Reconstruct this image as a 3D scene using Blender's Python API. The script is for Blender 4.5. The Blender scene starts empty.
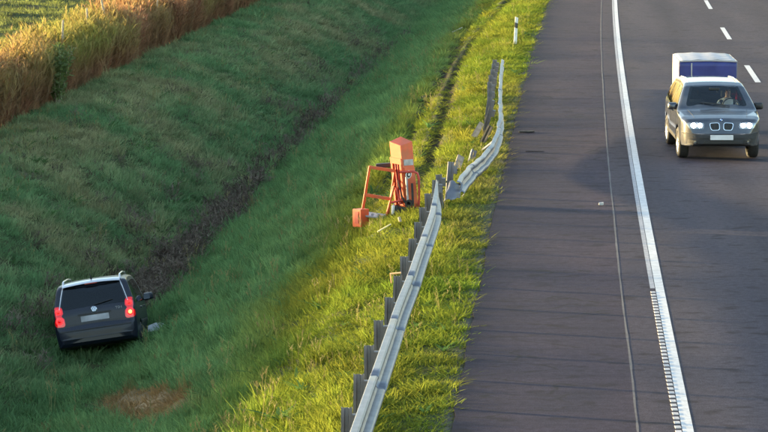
import bpy, bmesh, math, random
import numpy as np
from mathutils import Vector, Matrix, Euler
from mathutils.bvhtree import BVHTree
R = math.radians
random.seed(7); rng = np.random.default_rng(11)
scene = bpy.context.scene
COL = scene.collection

# ------------------------------------------------------------------ camera, sky, sun, exposure
CAM_H = 7.4
SUN_AZ = 71.0      # degrees left of straight ahead
SUN_EL = 5.7
cam = bpy.data.cameras.new('camera'); cam_o = bpy.data.objects.new('camera', cam); COL.objects.link(cam_o)
cam.sensor_width = 36; cam.lens = 2860 / 768 * 36; cam.clip_start = .5; cam.clip_end = 6000
cam_o.location = (0, 0, CAM_H); cam_o.rotation_euler = (R(90) - math.atan(383 / 2860), 0, 0)
scene.camera = cam_o
world = bpy.data.worlds.new('World'); scene.world = world; world.use_nodes = True
sky = world.node_tree.nodes.new('ShaderNodeTexSky'); sky.sky_type = 'NISHITA'; sky.sun_disc = False
sky.sun_elevation = R(SUN_EL); sky.sun_rotation = R(-SUN_AZ); sky.air_density = 1.0; sky.dust_density = 1.2; sky.ozone_density = 1.0
bgn = world.node_tree.nodes['Background']; bgn.inputs[1].default_value = .15
world.node_tree.links.new(sky.outputs[0], bgn.inputs[0])
sun = bpy.data.lights.new('sun', 'SUN'); sun.energy = 4.5; sun.angle = R(1.4); sun.color = (1, .75, .36)
sun_o = bpy.data.objects.new('sun', sun); COL.objects.link(sun_o)
_a = R(SUN_AZ); _e = R(SUN_EL)
to_sun = Vector((-math.sin(_a) * math.cos(_e), math.cos(_a) * math.cos(_e), math.sin(_e)))
sun_o.rotation_euler = to_sun.to_track_quat('Z', 'Y').to_euler(); sun_o.location = (-30, 60, 40)
vs = scene.view_settings; vs.view_transform = 'Standard'; vs.look = 'None'; vs.exposure = 2.68; vs.gamma = 1; vs.use_curve_mapping = False
scene.cycles.use_adaptive_sampling = True; scene.cycles.adaptive_threshold = .02; scene.cycles.max_bounces = 4; scene.cycles.diffuse_bounces = 2; scene.cycles.transparent_max_bounces = 8

# ------------------------------------------------------------------ plan of the road and shape of the land
def edge(Y):
    """x of the left edge of the pavement at distance Y (a gentle bend to the right)"""
    Y = np.asarray(Y, float); Yc = np.clip(Y, 0, 240)
    return 7.95e-5 * Yc * Yc + .0575 * Yc - 1.28 + (Y - Yc) * (.0575 + 2 * 7.95e-5 * Yc)
def tangent(Y): return .0575 + 2 * 7.95e-5 * min(max(Y, 0), 240)
def onroad(s, Y, z=0): return (float(edge(Y)) - s, Y, z)

_perm = rng.random((256, 256))
def vnoise(x, y):
    x = np.asarray(x, float); y = np.asarray(y, float)
    xi = np.floor(x).astype(int); yi = np.floor(y).astype(int); fx = x - xi; fy = y - yi
    fx = fx * fx * (3 - 2 * fx); fy = fy * fy * (3 - 2 * fy)
    g = lambda a, b: _perm[a & 255, b & 255]
    return (g(xi, yi) * (1 - fx) + g(xi + 1, yi) * fx) * (1 - fy) + (g(xi, yi + 1) * (1 - fx) + g(xi + 1, yi + 1) * fx) * fy
def fbm(x, y, n=3):
    t = 0; a = .5; tot = 0
    for k in range(n): t = t + a * vnoise(x * 2 ** k + 17.3 * k, y * 2 ** k + 5.1 * k); tot += a; a *= .5
    return t / tot
PS = [-2000, -27.6, -27.2, -15.8, -15.3, -12.1, -11.8, -.25, 0, .15, 1.4, 2.2, 7.3, 8.2, 9.2, 10.1, 12.4, 14.3, 15.4, 60, 2000]
PZ = [-1.0, -.3, -.16, -.16, -.05, -.05, -.16, -.16, -.035, -.03, -.07, -.26, -3.3, -3.74, -3.78, -3.3, -1.98, -1.52, -1.42, -1.42, -1.6]
RUT_A = ([60, 70, 76, 85.6, 98, 111, 123, 133, 150], [1.7, 1.9, 2.0, 2.28, 2.55, 2.5, 2.25, 1.85, 1.0])
RUT_B = ([60, 70, 81, 97, 110, 123, 140, 160], [2.6, 2.8, 2.93, 3.07, 3.3, 3.23, 2.7, 1.7])
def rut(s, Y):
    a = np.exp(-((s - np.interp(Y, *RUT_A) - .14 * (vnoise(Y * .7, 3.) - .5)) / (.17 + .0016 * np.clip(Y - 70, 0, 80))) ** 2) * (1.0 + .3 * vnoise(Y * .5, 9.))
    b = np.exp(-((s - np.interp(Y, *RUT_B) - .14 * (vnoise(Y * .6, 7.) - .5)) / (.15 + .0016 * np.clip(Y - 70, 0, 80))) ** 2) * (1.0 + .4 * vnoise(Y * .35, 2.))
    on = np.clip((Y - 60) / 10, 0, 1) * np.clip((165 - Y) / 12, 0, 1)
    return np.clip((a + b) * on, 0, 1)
def patch_mask(X, Y):    # scorched dry patch on the slope
    dx = X + 4.10; dy = Y - 48.7; r = np.hypot((58.7 * dx + 5 * dy) / 42, (34 * dx + 9.6 * dy) / 15)
    return np.clip(1.35 - r + .7 * (fbm(X * 3.1, Y * 2.2) - .5), 0, 1)
def ditch_mask(s, Y):
    w = .16 + .46 * fbm(Y * .23, 4.4)
    n = fbm(s * 1.5, Y * .6)
    return np.clip(1.5 - np.abs(s - 8.75) / w + 1.4 * (n - .55), 0, 1) * np.clip((Y - 61) / 6, 0, 1) * np.clip((132 - Y) / 35, .12, 1) * np.clip(-.05 + 1.7 * vnoise(Y * .085, 6.6), 0, 1)
def zland(X, Y):
    X = np.asarray(X, float); Y = np.asarray(Y, float)
    s = edge(Y) - X
    z = np.interp(s, PS, PZ)
    k = np.clip((s - .3) / 2.5, 0, 1)
    z = z + k * (.16 * (fbm(X * .35, Y * .22) - .5) + .20 * (fbm(X * 1.3 + 40, Y * .8, 2) - .5))
    z = z + np.clip((s - .2) / 1, 0, 1) * .10 * (vnoise(X * 2.6, Y * 1.9) - .5)
    z = z - .26 * rut(s, Y)
    fld = np.clip((s - 17) / 2, 0, 1)
    z = z + fld * .28 * np.clip(np.sin((Y + .35 * X) * 2 * math.pi / 6.5) * 1.6 - .9 + .5 * (vnoise(X * .6, Y * .6) - .5), 0, 1)
    return z
def zat(X, Y): return float(zland(X, Y))

# ------------------------------------------------------------------ helpers
def link(o, parent=None):
    COL.objects.link(o)
    if parent is not None: o.parent = parent
    return o
def tag(o, label=None, cat=None, group=None, kind=None):
    if label: o['label'] = label
    if cat: o['category'] = cat
    if group: o['group'] = group
    if kind: o['kind'] = kind
    return o
def empty(name, loc, rot=(0, 0, 0)):
    o = bpy.data.objects.new(name, None); o.empty_display_size = .3
    o.location = loc; o.rotation_euler = rot; COL.objects.link(o); return o
class MB:
    def __init__(s): s.v = []; s.f = []; s.m = []
    def add(s, vs, fs, mi=0):
        n = len(s.v); s.v += [tuple(v) for v in vs]; s.f += [tuple(i + n for i in f) for f in fs]; s.m += [mi] * len(fs); return s
    def box(s, c, size, rot=None, mi=0, taper=1.0):
        hx, hy, hz = [a / 2 for a in size]
        M = rot if rot is not None else Matrix.Identity(3)
        vs = []
        for z in (-1, 1):
            t = taper if z > 0 else 1
            for x, y in ((-1, -1), (1, -1), (1, 1), (-1, 1)): vs.append(Vector(c) + M @ Vector((x * hx * t, y * hy * t, z * hz)))
        return s.add(vs, [(3, 2, 1, 0), (4, 5, 6, 7), (0, 1, 5, 4), (1, 2, 6, 5), (2, 3, 7, 6), (3, 0, 4, 7)], mi)
    def tube(s, pts, r, n=8, cap=True, mi=0):
        pts = [Vector(p) for p in pts]; rs = r if isinstance(r, (list, tuple)) else [r] * len(pts)
        rings = []; up = None
        for i, p in enumerate(pts):
            d = (pts[min(i + 1, len(pts) - 1)] - pts[max(i - 1, 0)]).normalized()
            if up is None: up = d.orthogonal().normalized()
            up = (up - d * up.dot(d)).normalized(); side = d.cross(up)
            rings.append([p + (up * math.cos(2 * math.pi * k / n) + side * math.sin(2 * math.pi * k / n)) * rs[i] for k in range(n)])
        vs = [v for rg in rings for v in rg]; fs = []
        for i in range(len(pts) - 1):
            for k in range(n): k2 = (k + 1) % n; fs.append((i * n + k, i * n + k2, (i + 1) * n + k2, (i + 1) * n + k))
        if cap: fs.append(tuple(range(n - 1, -1, -1))); fs.append(tuple((len(pts) - 1) * n + k for k in range(n)))
        return s.add(vs, fs, mi)
    def lathe(s, prof, n=24, axis='x', c=(0, 0, 0), mi=0):   # prof: (along axis, radius)
        vs = []; fs = []
        for (a, r) in prof:
            for k in range(n):
                t = 2 * math.pi * k / n; p = (a, r * math.cos(t), r * math.sin(t))
                if axis == 'y': p = (p[1], a, p[2])
                if axis == 'z': p = (p[1], p[2], a)
                vs.append((p[0] + c[0], p[1] + c[1], p[2] + c[2]))
        for i in range(len(prof) - 1):
            for k in range(n): k2 = (k + 1) % n; fs.append((i * n + k, i * n + k2, (i + 1) * n + k2, (i + 1) * n + k))
        return s.add(vs, fs, mi)
    def prism(s, poly, z0, z1, mi=0):
        n = len(poly); vs = [(x, y, z0) for x, y in poly] + [(x, y, z1) for x, y in poly]
        return s.add(vs, [tuple(range(n - 1, -1, -1)), tuple(range(n, 2 * n))] + [(i, (i + 1) % n, n + (i + 1) % n, n + i) for i in range(n)], mi)
    def mesh(s, name, mats):
        me = bpy.data.meshes.new(name); me.from_pydata(s.v, [], s.f)
        for m in (mats if isinstance(mats, (list, tuple)) else [mats]): me.materials.append(m)
        if any(s.m): me.polygons.foreach_set('material_index', s.m)
        me.update(); return me
    def build(s, name, mats, parent=None, smooth=None, bevel=0, loc=None, rot=None, solid=0):
        me = s.mesh(name, mats)
        if smooth is not None:
            bm = bmesh.new(); bm.from_mesh(me); bmesh.ops.recalc_face_normals(bm, faces=bm.faces); bm.to_mesh(me); bm.free()
            me.shade_smooth(); me.set_sharp_from_angle(angle=R(smooth))
        o = bpy.data.objects.new(name, me); link(o, parent)
        if loc is not None: o.location = loc
        if rot is not None: o.rotation_euler = rot
        if solid: m = o.modifiers.new('solid', 'SOLIDIFY'); m.thickness = solid; m.offset = 0
        if bevel: m = o.modifiers.new('bevel', 'BEVEL'); m.width = bevel; m.segments = 2; m.limit_method = 'ANGLE'; m.angle_limit = R(40)
        return o

# ------------------------------------------------------------------ materials
def newmat(name):
    m = bpy.data.materials.new(name); m.use_nodes = True; nt = m.node_tree
    return m, nt, nt.nodes['Principled BSDF']
def N(nt, t, **kw):
    n = nt.nodes.new(t)
    for k, v in kw.items(): setattr(n, k, v)
    return n
def noise(nt, scale, detail=4, coord='Object', stretch=None):
    tc = N(nt, 'ShaderNodeTexCoord'); out = tc.outputs[coord]
    if stretch:
        mp = N(nt, 'ShaderNodeMapping'); mp.inputs['Scale'].default_value = stretch; nt.links.new(out, mp.inputs[0]); out = mp.outputs[0]
    n = N(nt, 'ShaderNodeTexNoise'); n.inputs['Scale'].default_value = scale; n.inputs['Detail'].default_value = detail
    nt.links.new(out, n.inputs['Vector']); return n.outputs['Fac']
def ramp(nt, fac, stops):
    r = N(nt, 'ShaderNodeValToRGB'); e = r.color_ramp.elements
    while len(e) < len(stops): e.new(.5)
    for i, (p, c) in enumerate(stops): e[i].position = p; e[i].color = (*c, 1) if len(c) == 3 else c
    nt.links.new(fac, r.inputs[0]); return r.outputs[0]
def mixc(nt, fac, a, b, mode='MIX'):
    m = N(nt, 'ShaderNodeMix', data_type='RGBA', blend_type=mode)
    for sock, v in ((m.inputs[0], fac), (m.inputs[6], a), (m.inputs[7], b)):
        if hasattr(v, 'is_output'): nt.links.new(v, sock)
        elif isinstance(v, (int, float)): sock.default_value = v
        else: sock.default_value = (*v, 1)
    return m.outputs[2]
def attr(nt, name, typ='GEOMETRY'):
    a = N(nt, 'ShaderNodeAttribute'); a.attribute_name = name; a.attribute_type = typ; return a
def bump(nt, bsdf, h, strength=.4, dist=.01):
    b = N(nt, 'ShaderNodeBump'); b.inputs['Strength'].default_value = strength; b.inputs['Distance'].default_value = dist
    nt.links.new(h, b.inputs['Height']); nt.links.new(b.outputs[0], bsdf.inputs['Normal'])
def mat(name, col, rough=.5, metal=0, var=.18, scale=9, emit=None, estr=0, coat=0, dirt=None, dscale=3):
    m, nt, b = newmat(name)
    n = noise(nt, scale, 5)
    c = ramp(nt, n, [(.3, tuple(x * (1 - var) for x in col)), (.7, tuple(min(1, x * (1 + var)) for x in col))])
    if dirt:
        d = ramp(nt, noise(nt, dscale, 6), [(.48, (0, 0, 0)), (.68, (.75, .75, .75))]); c = mixc(nt, d, c, dirt)
    nt.links.new(c, b.inputs['Base Color'])
    b.inputs['Roughness'].default_value = rough; b.inputs['Metallic'].default_value = metal
    if coat: b.inputs['Coat Weight'].default_value = coat; b.inputs['Coat Roughness'].default_value = .04
    if emit: b.inputs['Emission Color'].default_value = (*emit, 1); b.inputs['Emission Strength'].default_value = estr
    return m
def glass_mat(name, tint, tr=.6):
    m = bpy.data.materials.new(name); m.use_nodes = True; nt = m.node_tree; nt.nodes.clear()
    out = N(nt, 'ShaderNodeOutputMaterial'); t = N(nt, 'ShaderNodeBsdfTransparent'); g = N(nt, 'ShaderNodeBsdfGlossy'); g.inputs['Roughness'].default_value = .03
    t.inputs[0].default_value = (*tint, 1); g.inputs[0].default_value = (.9, .95, 1, 1)
    f = N(nt, 'ShaderNodeFresnel'); f.inputs[0].default_value = 1.52; x = N(nt, 'ShaderNodeMixShader')
    nt.links.new(f.outputs[0], x.inputs[0]); nt.links.new(t.outputs[0], x.inputs[1]); nt.links.new(g.outputs[0], x.inputs[2]); nt.links.new(x.outputs[0], out.inputs[0])
    return m
def plant_mat(name, grad=None, trans=.42):
    """leaf: colour comes from the tint each tuft carries; light passes through the blade"""
    m = bpy.data.materials.new(name); m.use_nodes = True; nt = m.node_tree; nt.nodes.clear()
    out = N(nt, 'ShaderNodeOutputMaterial'); d = N(nt, 'ShaderNodeBsdfDiffuse'); t = N(nt, 'ShaderNodeBsdfTranslucent'); x = N(nt, 'ShaderNodeMixShader')
    x.inputs[0].default_value = trans
    c = attr(nt, 'tint', 'INSTANCER').outputs['Color']
    if grad:
        tc = N(nt, 'ShaderNodeTexCoord'); sp = N(nt, 'ShaderNodeSeparateXYZ'); nt.links.new(tc.outputs['Object'], sp.inputs[0])
        mr = N(nt, 'ShaderNodeMapRange'); mr.inputs[1].default_value = grad[0]; mr.inputs[2].default_value = grad[1]; nt.links.new(sp.outputs[2], mr.inputs[0])
        mu = N(nt, 'ShaderNodeMath', operation='MULTIPLY'); nt.links.new(mr.outputs[0], mu.inputs[0])
        nt.links.new(attr(nt, 'green', 'INSTANCER').outputs['Fac'], mu.inputs[1])
        c = mixc(nt, mu.outputs[0], c, grad[2])
    nt.links.new(c, d.inputs[0]); nt.links.new(c, t.inputs[0]); nt.links.new(d.outputs[0], x.inputs[1]); nt.links.new(t.outputs[0], x.inputs[2]); nt.links.new(x.outputs[0], out.inputs[0])
    return m

def ground_mat():
    m, nt, b = newmat('turf_and_soil')
    c = ramp(nt, noise(nt, 1.1, 6), [(.3, (.035, .055, .022)), (.5, (.055, .075, .03)), (.72, (.085, .075, .04))])
    c2 = ramp(nt, noise(nt, 14, 5), [(.3, (.55, .55, .55)), (.7, (1.25, 1.2, 1.15))])
    c = mixc(nt, 1.0, c, c2, 'MULTIPLY')
    soil = ramp(nt, noise(nt, 6, 5), [(.3, (.018, .014, .010)), (.7, (.055, .040, .026))])  # bare earth, darkened further: shade inside the ruts is put into this colour
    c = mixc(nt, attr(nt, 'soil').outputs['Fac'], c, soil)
    gravel = ramp(nt, noise(nt, 40, 4), [(.35, (.05, .045, .04)), (.65, (.17, .15, .13))])
    dry = ramp(nt, noise(nt, 9, 5), [(.3, (.19, .135, .07)), (.7, (.36, .26, .145))]); c = mixc(nt, attr(nt, 'dry').outputs['Fac'], c, dry)
    c = mixc(nt, attr(nt, 'gravel').outputs['Fac'], c, gravel)
    nt.links.new(c, b.inputs['Base Color']); b.inputs['Roughness'].default_value = .95; b.inputs['Specular IOR Level'].default_value = .1
    bump(nt, b, noise(nt, 22, 6), .8, .04); return m
def asphalt_mat():
    m, nt, b = newmat('asphalt')
    s = attr(nt, 'across').outputs['Fac']      # metres right of the pavement edge
    base = N(nt, 'ShaderNodeMapRange'); base.inputs[1].default_value = 2.30; base.inputs[2].default_value = 2.36; nt.links.new(s, base.inputs[0])
    sh = ramp(nt, noise(nt, .5, 6, stretch=(1, .35, 1)), [(.3, (.027, .0255, .041)), (.52, (.036, .031, .047)), (.75, (.049, .039, .051))])
    ln = ramp(nt, noise(nt, .45, 6, stretch=(1.6, .12, 1)), [(.28, (.035, .0335, .049)), (.5, (.043, .039, .054)), (.75, (.053, .047, .060))])
    c = mixc(nt, base.outputs[0], sh, ln)
    # laid in short pulls: faint cross streaks on the hard shoulder, fine grain everywhere
    cr = ramp(nt, noise(nt, 1.0, 7, stretch=(.32, 3.4, 1)), [(.34, (.66, .66, .69)), (.5, (1, 1, 1)), (.70, (1.22, 1.17, 1.15))])
    c = mixc(nt, mixc(nt, base.outputs[0], (.55, .55, .55), (.2, .2, .2)), c, mixc(nt, 1.0, c, cr, 'MULTIPLY'))
    gr = ramp(nt, noise(nt, 55, 3), [(.3, (.55, .55, .56)), (.7, (1.5, 1.48, 1.46))])
    c = mixc(nt, 1.0, c, gr, 'MULTIPLY')
    tr = N(nt, 'ShaderNodeMapRange'); tr.inputs[1].default_value = 0; tr.inputs[2].default_value = 12; nt.links.new(s, tr.inputs[0])   # wheel paths and drip lines of the lanes, dirt on the outer edge
    wp = ramp(nt, tr.outputs[0], [(0, (.62, .62, .66)), (.03, (.8, .8, .84)), (.09, (1, .98, .98)), (.18, (1.1, 1.02, 1)), (.25, (.92, .92, .92)), (.30, (1.1, 1.1, 1.08)), (.36, (1.12, 1.1, 1.08)), (.42, (.86, .86, .87)), (.48, (1.12, 1.1, 1.08)), (.56, (.95, .95, .95)), (.66, (1.1, 1.1, 1.08)), (.75, (.88, .88, .89))])
    c = mixc(nt, 1.0, c, wp, 'MULTIPLY')
    mo = ramp(nt, noise(nt, 9, 5), [(.3, (.80, .80, .80)), (.7, (1.2, 1.2, 1.2))]); c = mixc(nt, 1.0, c, mo, 'MULTIPLY')
    st = ramp(nt, noise(nt, 1.7, 7, stretch=(1, 1.6, 1)), [(.57, (0, 0, 0)), (.66, (.6, .6, .6))]); c = mixc(nt, st, c, (.014, .012, .015))
    # cracks and tar bleeds near the joint
    vo = N(nt, 'ShaderNodeTexVoronoi', feature='DISTANCE_TO_EDGE'); vo.inputs['Scale'].default_value = .55
    tc = N(nt, 'ShaderNodeTexCoord'); mp = N(nt, 'ShaderNodeMapping'); mp.inputs['Scale'].default_value = (.7, 2.2, 1)
    ns = N(nt, 'ShaderNodeTexNoise'); ns.inputs['Scale'].default_value = 1.3; ns.inputs['Detail'].default_value = 6; nt.links.new(tc.outputs['Object'], ns.inputs['Vector'])
    ad = N(nt, 'ShaderNodeVectorMath', operation='ADD'); nt.links.new(tc.outputs['Object'], ad.inputs[0]); nt.links.new(ns.outputs['Color'], ad.inputs[1])
    nt.links.new(ad.outputs[0], mp.inputs[0]); nt.links.new(mp.outputs[0], vo.inputs['Vector'])
    ck = ramp(nt, vo.outputs['Distance'], [(.0, (1, 1, 1)), (.022, (0, 0, 0))])
    gate = ramp(nt, noise(nt, .35, 3), [(.44, (0, 0, 0)), (.56, (.9, .9, .9))])
    inv = N(nt, 'ShaderNodeMath', operation='SUBTRACT'); inv.inputs[0].default_value = 1; nt.links.new(base.outputs[0], inv.inputs[1])
    k1 = N(nt, 'ShaderNodeMath', operation='MULTIPLY'); nt.links.new(ck, k1.inputs[0]); nt.links.new(gate, k1.inputs[1])
    k2 = N(nt, 'ShaderNodeMath', operation='MULTIPLY'); nt.links.new(k1.outputs[0], k2.inputs[0]); nt.links.new(inv.outputs[0], k2.inputs[1])
    c = mixc(nt, k2.outputs[0], c, (.018, .017, .018))
    # wheel paths in the driving lanes polished a little paler
    nt.links.new(c, b.inputs['Base Color']); b.inputs['Roughness'].default_value = .85; b.inputs['Specular IOR Level'].default_value = .10
    bump(nt, b, noise(nt, 90, 4), .35, .006); return m
def paint_mat():
    m, nt, b = newmat('road_paint')
    c = ramp(nt, noise(nt, 7, 6), [(.25, (.33, .335, .36)), (.55, (.47, .475, .50)), (.8, (.55, .555, .57))])
    w = ramp(nt, noise(nt, 26, 6), [(.62, (0, 0, 0)), (.74, (.8, .8, .8))]); c = mixc(nt, w, c, (.18, .18, .19))
    nt.links.new(c, b.inputs['Base Color']); b.inputs['Roughness'].default_value = .6; return m
def galv_mat(name='galvanised_steel', base=(.165, .175, .21), rough=.42):
    m, nt, b = newmat(name)
    c = ramp(nt, noise(nt, 5, 6), [(.3, tuple(x * .72 for x in base)), (.55, base), (.8, tuple(x * 1.18 for x in base))])
    st = ramp(nt, noise(nt, 2.2, 6, stretch=(1, 1, 5)), [(.6, (0, 0, 0)), (.75, (.5, .5, .5))]); c = mixc(nt, st, c, (.2, .185, .17))
    nt.links.new(c, b.inputs['Base Color']); b.inputs['Metallic'].default_value = .45; b.inputs['Roughness'].default_value = rough
    bump(nt, b, noise(nt, 30, 3), .15, .004); return m

M = {}
M['ground'] = ground_mat(); M['asphalt'] = asphalt_mat(); M['paint'] = paint_mat(); M['galv'] = galv_mat()
M['post'] = galv_mat('post_steel', (.17, .17, .19), .55)
M['seal'] = mat('joint_sealant', (.070, .063, .070), .8, var=.25, scale=6)
M['grass'] = plant_mat('grass_blade', trans=.45); M['reed'] = plant_mat('reed_blade', (.7, 1.8, (.27, .27, .075)), .70)
M['leaf'] = plant_mat('weed_blade', trans=.3)
M['orange'] = mat('orange_paint', (.60, .095, .028), .5, var=.12, scale=5, dirt=(.36, .11, .05), dscale=4)
M['red'] = mat('red_primer', (.42, .05, .035), .5, var=.2)
M['steel_dark'] = mat('oily_steel', (.035, .035, .038), .5, .4, var=.3)
M['plate_grey'] = mat('grey_sheet', (.36, .35, .36), .55, .2, dirt=(.12, .11, .1))
M['white'] = mat('white_plastic', (.78, .79, .80), .45, var=.06, dirt=(.5, .48, .44), dscale=6)
M['black'] = mat('black_plastic', (.018, .018, .02), .55, var=.2)
M['rubber'] = mat('rubber', (.02, .02, .021), .8, var=.25, scale=20)
M['alu'] = mat('bare_aluminium', (.62, .63, .65), .28, .9, var=.08)
M['wood'] = mat('weathered_wood', (.36, .29, .22), .85, var=.3, scale=12)

# ------------------------------------------------------------------ the land and the roads
def land():
    sc = np.unique(np.round(np.concatenate([[-2000, -600, -200, -80, -40], np.arange(-28, -.3, .9), [-27.6, -27.2, -15.8, -15.3, -12.1, -11.8, -.25],
         np.arange(-.06, 1.4, .09), np.arange(1.4, 4.2, .075), np.arange(4.2, 17, .17), np.arange(17, 60, .7), [70, 90, 130, 200, 400, 900, 2000]]), 3))
    yr = np.concatenate([[-400, -200, -80, -30, 0, 12, 20, 26], np.arange(30, 70, .25), np.arange(70, 150, .4), np.arange(150, 260, 2.5), [280, 320, 400, 520, 700, 1000, 1500, 2400]])
    S, Yg = np.meshgrid(sc, yr); Xg = edge(Yg) - S; Z = zland(Xg, Yg)
    nr, nc = S.shape
    V = np.stack([Xg.ravel(), Yg.ravel(), Z.ravel()], 1)
    i = np.arange(nr * nc).reshape(nr, nc)
    F = np.stack([i[:-1, :-1].ravel(), i[1:, :-1].ravel(), i[1:, 1:].ravel(), i[:-1, 1:].ravel()], 1)
    me = bpy.data.meshes.new('ground'); me.from_pydata(V.tolist(), [], F.tolist()); me.materials.append(M['ground']); me.shade_smooth()
    s = S.ravel(); Y = Yg.ravel()
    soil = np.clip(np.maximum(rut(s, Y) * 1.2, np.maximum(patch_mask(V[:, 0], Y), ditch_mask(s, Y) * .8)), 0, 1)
    grav = np.clip(1 - np.abs(s) / (.16 + .1 * vnoise(Y * .8, 1.)), 0, 1)
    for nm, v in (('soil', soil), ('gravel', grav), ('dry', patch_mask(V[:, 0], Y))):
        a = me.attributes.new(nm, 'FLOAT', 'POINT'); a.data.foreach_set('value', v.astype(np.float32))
    o = bpy.data.objects.new('ground', me); link(o); tag(o, kind='structure', label='grassy verge, ditch and field beside the motorway'); return o
def sheet(name, s0, s1, ystep, zt, zb, m, parent=None, rag=0, y0=-400, y1=2400, ns=14):
    """a slab that follows the road between two offsets (to the right of the pavement edge)"""
    yr = np.concatenate([[y0, -100, 0] if y0 < 0 else [y0], np.arange(max(y0, 20), min(y1, 260), ystep), [300, 400, 700, 1300, y1] if y1 > 300 else [y1]])
    yr = np.unique(yr); ss = np.linspace(s0, s1, ns); v = []; f = []; ac = []
    for Y in yr:
        for k, s in enumerate(ss):
            off = rag * (fbm(Y * 2.3, 8.8) - .5) * 2 if k == 0 else 0
            v.append((float(edge(Y)) + s + off, Y, zt)); ac.append(s)
    n = len(ss)
    for r in range(len(yr) - 1):
        for k in range(n - 1): f.append((r * n + k, r * n + k + 1, (r + 1) * n + k + 1, (r + 1) * n + k))
    if zb is not None:
        b0 = len(v)
        for r, Y in enumerate(yr):
            for k in (0, n - 1): x = v[r * n + k]; v.append((x[0] + (-.03 if k == 0 else .03), x[1], zb)); ac.append(ac[r * n + k])
        for r in range(len(yr) - 1):
            f.append((r * n, (r + 1) * n, b0 + (r + 1) * 2, b0 + r * 2)); f.append((r * n + n - 1, b0 + r * 2 + 1, b0 + (r + 1) * 2 + 1, (r + 1) * n + n - 1))
    me = bpy.data.meshes.new(name); me.from_pydata(v, [], f); me.materials.append(m)
    a = me.attributes.new('across', 'FLOAT', 'POINT'); a.data.foreach_set('value', np.array(ac, np.float32))
    o = bpy.data.objects.new(name, me); link(o, parent); return o
land()
road = tag(sheet('road', 0, 11.9, .5, 0, -.155, M['asphalt'], rag=.05, ns=24), kind='structure')
tag(sheet('far_carriageway', 15.7, 27.3, 8, -.01, -.155, M['asphalt']), kind='structure')
LINE = 2.93
sheet('edge_line', LINE - .035, LINE + .105, .8, .004, None, M['paint'], road, ns=2)
sheet('inner_edge_line', 10.95, 11.15, 2, .004, None, M['paint'], road, ns=2)
mb = MB()
for k in range(72):       # raised rumble ribs along the outer side of the line
    Y = 26 + k * .28; x = float(edge(Y)) + LINE - .125
    mb.box((x + .04, Y, .0065), (.075, .15, .009))
tag(mb.build('rumble_ribs', mat('dull_road_paint', (.34, .34, .37), .7, var=.25, scale=8), road), kind='stuff')
sheet('edge_line_base', LINE - .12, LINE - .045, .8, .0035, None, mat('worn_road_paint', (.26, .26, .29), .7, var=.25, scale=8), road, ns=2, y0=46.3, y1=250)
# joint between lane and hard shoulder, hand-sealed
v = []; f = []
ys = np.arange(24, 260, .25)
for i, Y in enumerate(ys):
    c = float(edge(Y)) + 2.34 + .018 * (vnoise(Y * .2, 5.) - .5) + .005 * (vnoise(Y * 2.1, 6.) - .5); w = .010 + .010 * vnoise(Y * 1.7, 2.)
    v += [(c - w, Y, .003), (c + w, Y, .003)]
    if i: f.append((2 * i - 2, 2 * i - 1, 2 * i + 1, 2 * i))
MB().add(v, f).build('joint_seal', M['seal'], road)
for k in range(9):         # lane dashes, six metres of paint every eighteen
    y0 = 49.4 + (k - 1) * 18.0; ds = np.linspace(y0, y0 + 6.3, 8); v = []; f = []
    for i, Y in enumerate(ds):
        c = float(edge(Y)) + LINE + 4.06; v += [(c - .085, Y, .004), (c + .085, Y, .004)]
        if i: f.append((2 * i - 2, 2 * i - 1, 2 * i + 1, 2 * i))
    MB().add(v, f).build('lane_dash', M['paint'], road)

# ------------------------------------------------------------------ grass, weeds and reeds (too many to count)
def blade(mb, x, y, h, w, lean, az, bend=.5, roll=None):
    """one blade: a bent ribbon of three faces"""
    dx, dy = math.cos(az), math.sin(az); r = az + math.pi / 2 if roll is None else roll; wx, wy = math.cos(r) * w / 2, math.sin(r) * w / 2
    p = []
    for t, k in ((0, 1), (.5, .85), (.85, .5), (1, 0)):
        off = lean * h * (t * (1 - bend) + bend * t * t); z = h * t * (1 - .25 * lean * t)
        p.append((x + dx * off, y + dy * off, z, k))
    vs = []
    for (a, b, z, k) in p[:3]: vs += [(a - wx * k, b - wy * k, z), (a + wx * k, b + wy * k, z)]
    vs.append(p[3][:3])
    mb.add(vs, [(0, 1, 3, 2), (2, 3, 5, 4), (4, 5, 6)])
def tuft_mesh(name, n, rad, h0, h1, w, lean, m, plume=False):
    mb = MB()
    for k in range(n):
        a = random.uniform(0, 6.283); r = rad * math.sqrt(random.random())
        blade(mb, r * math.cos(a), r * math.sin(a), random.uniform(h0, h1), w * random.uniform(.7, 1.3), lean * random.uniform(.2, 1.3), a + random.gauss(0, .8), random.uniform(.3, 1), random.uniform(0, 6.28))
    return mb.mesh(name, m)
def weed_mesh(name, m):
    mb = MB()
    for k in range(9):
        a = random.uniform(0, 6.283); h = random.uniform(.25, .7); l = random.uniform(.1, .6); x = .12 * math.cos(a); y = .12 * math.sin(a)
        blade(mb, x, y, h, .012, l, a, .4)
        for q in range(6):
            t = random.uniform(.3, 1); o = l * h * t
            b = random.uniform(0, 6.28); n0 = len(mb.v)
            blade(mb, x + math.cos(a) * o, y + math.sin(a) * o, random.uniform(.05, .13), .025, 1.3, b, .6)
            mb.v[n0:] = [(vx, vy, vz + h * t * .9) for vx, vy, vz in mb.v[n0:]]
    return mb.mesh(name, m)
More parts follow.
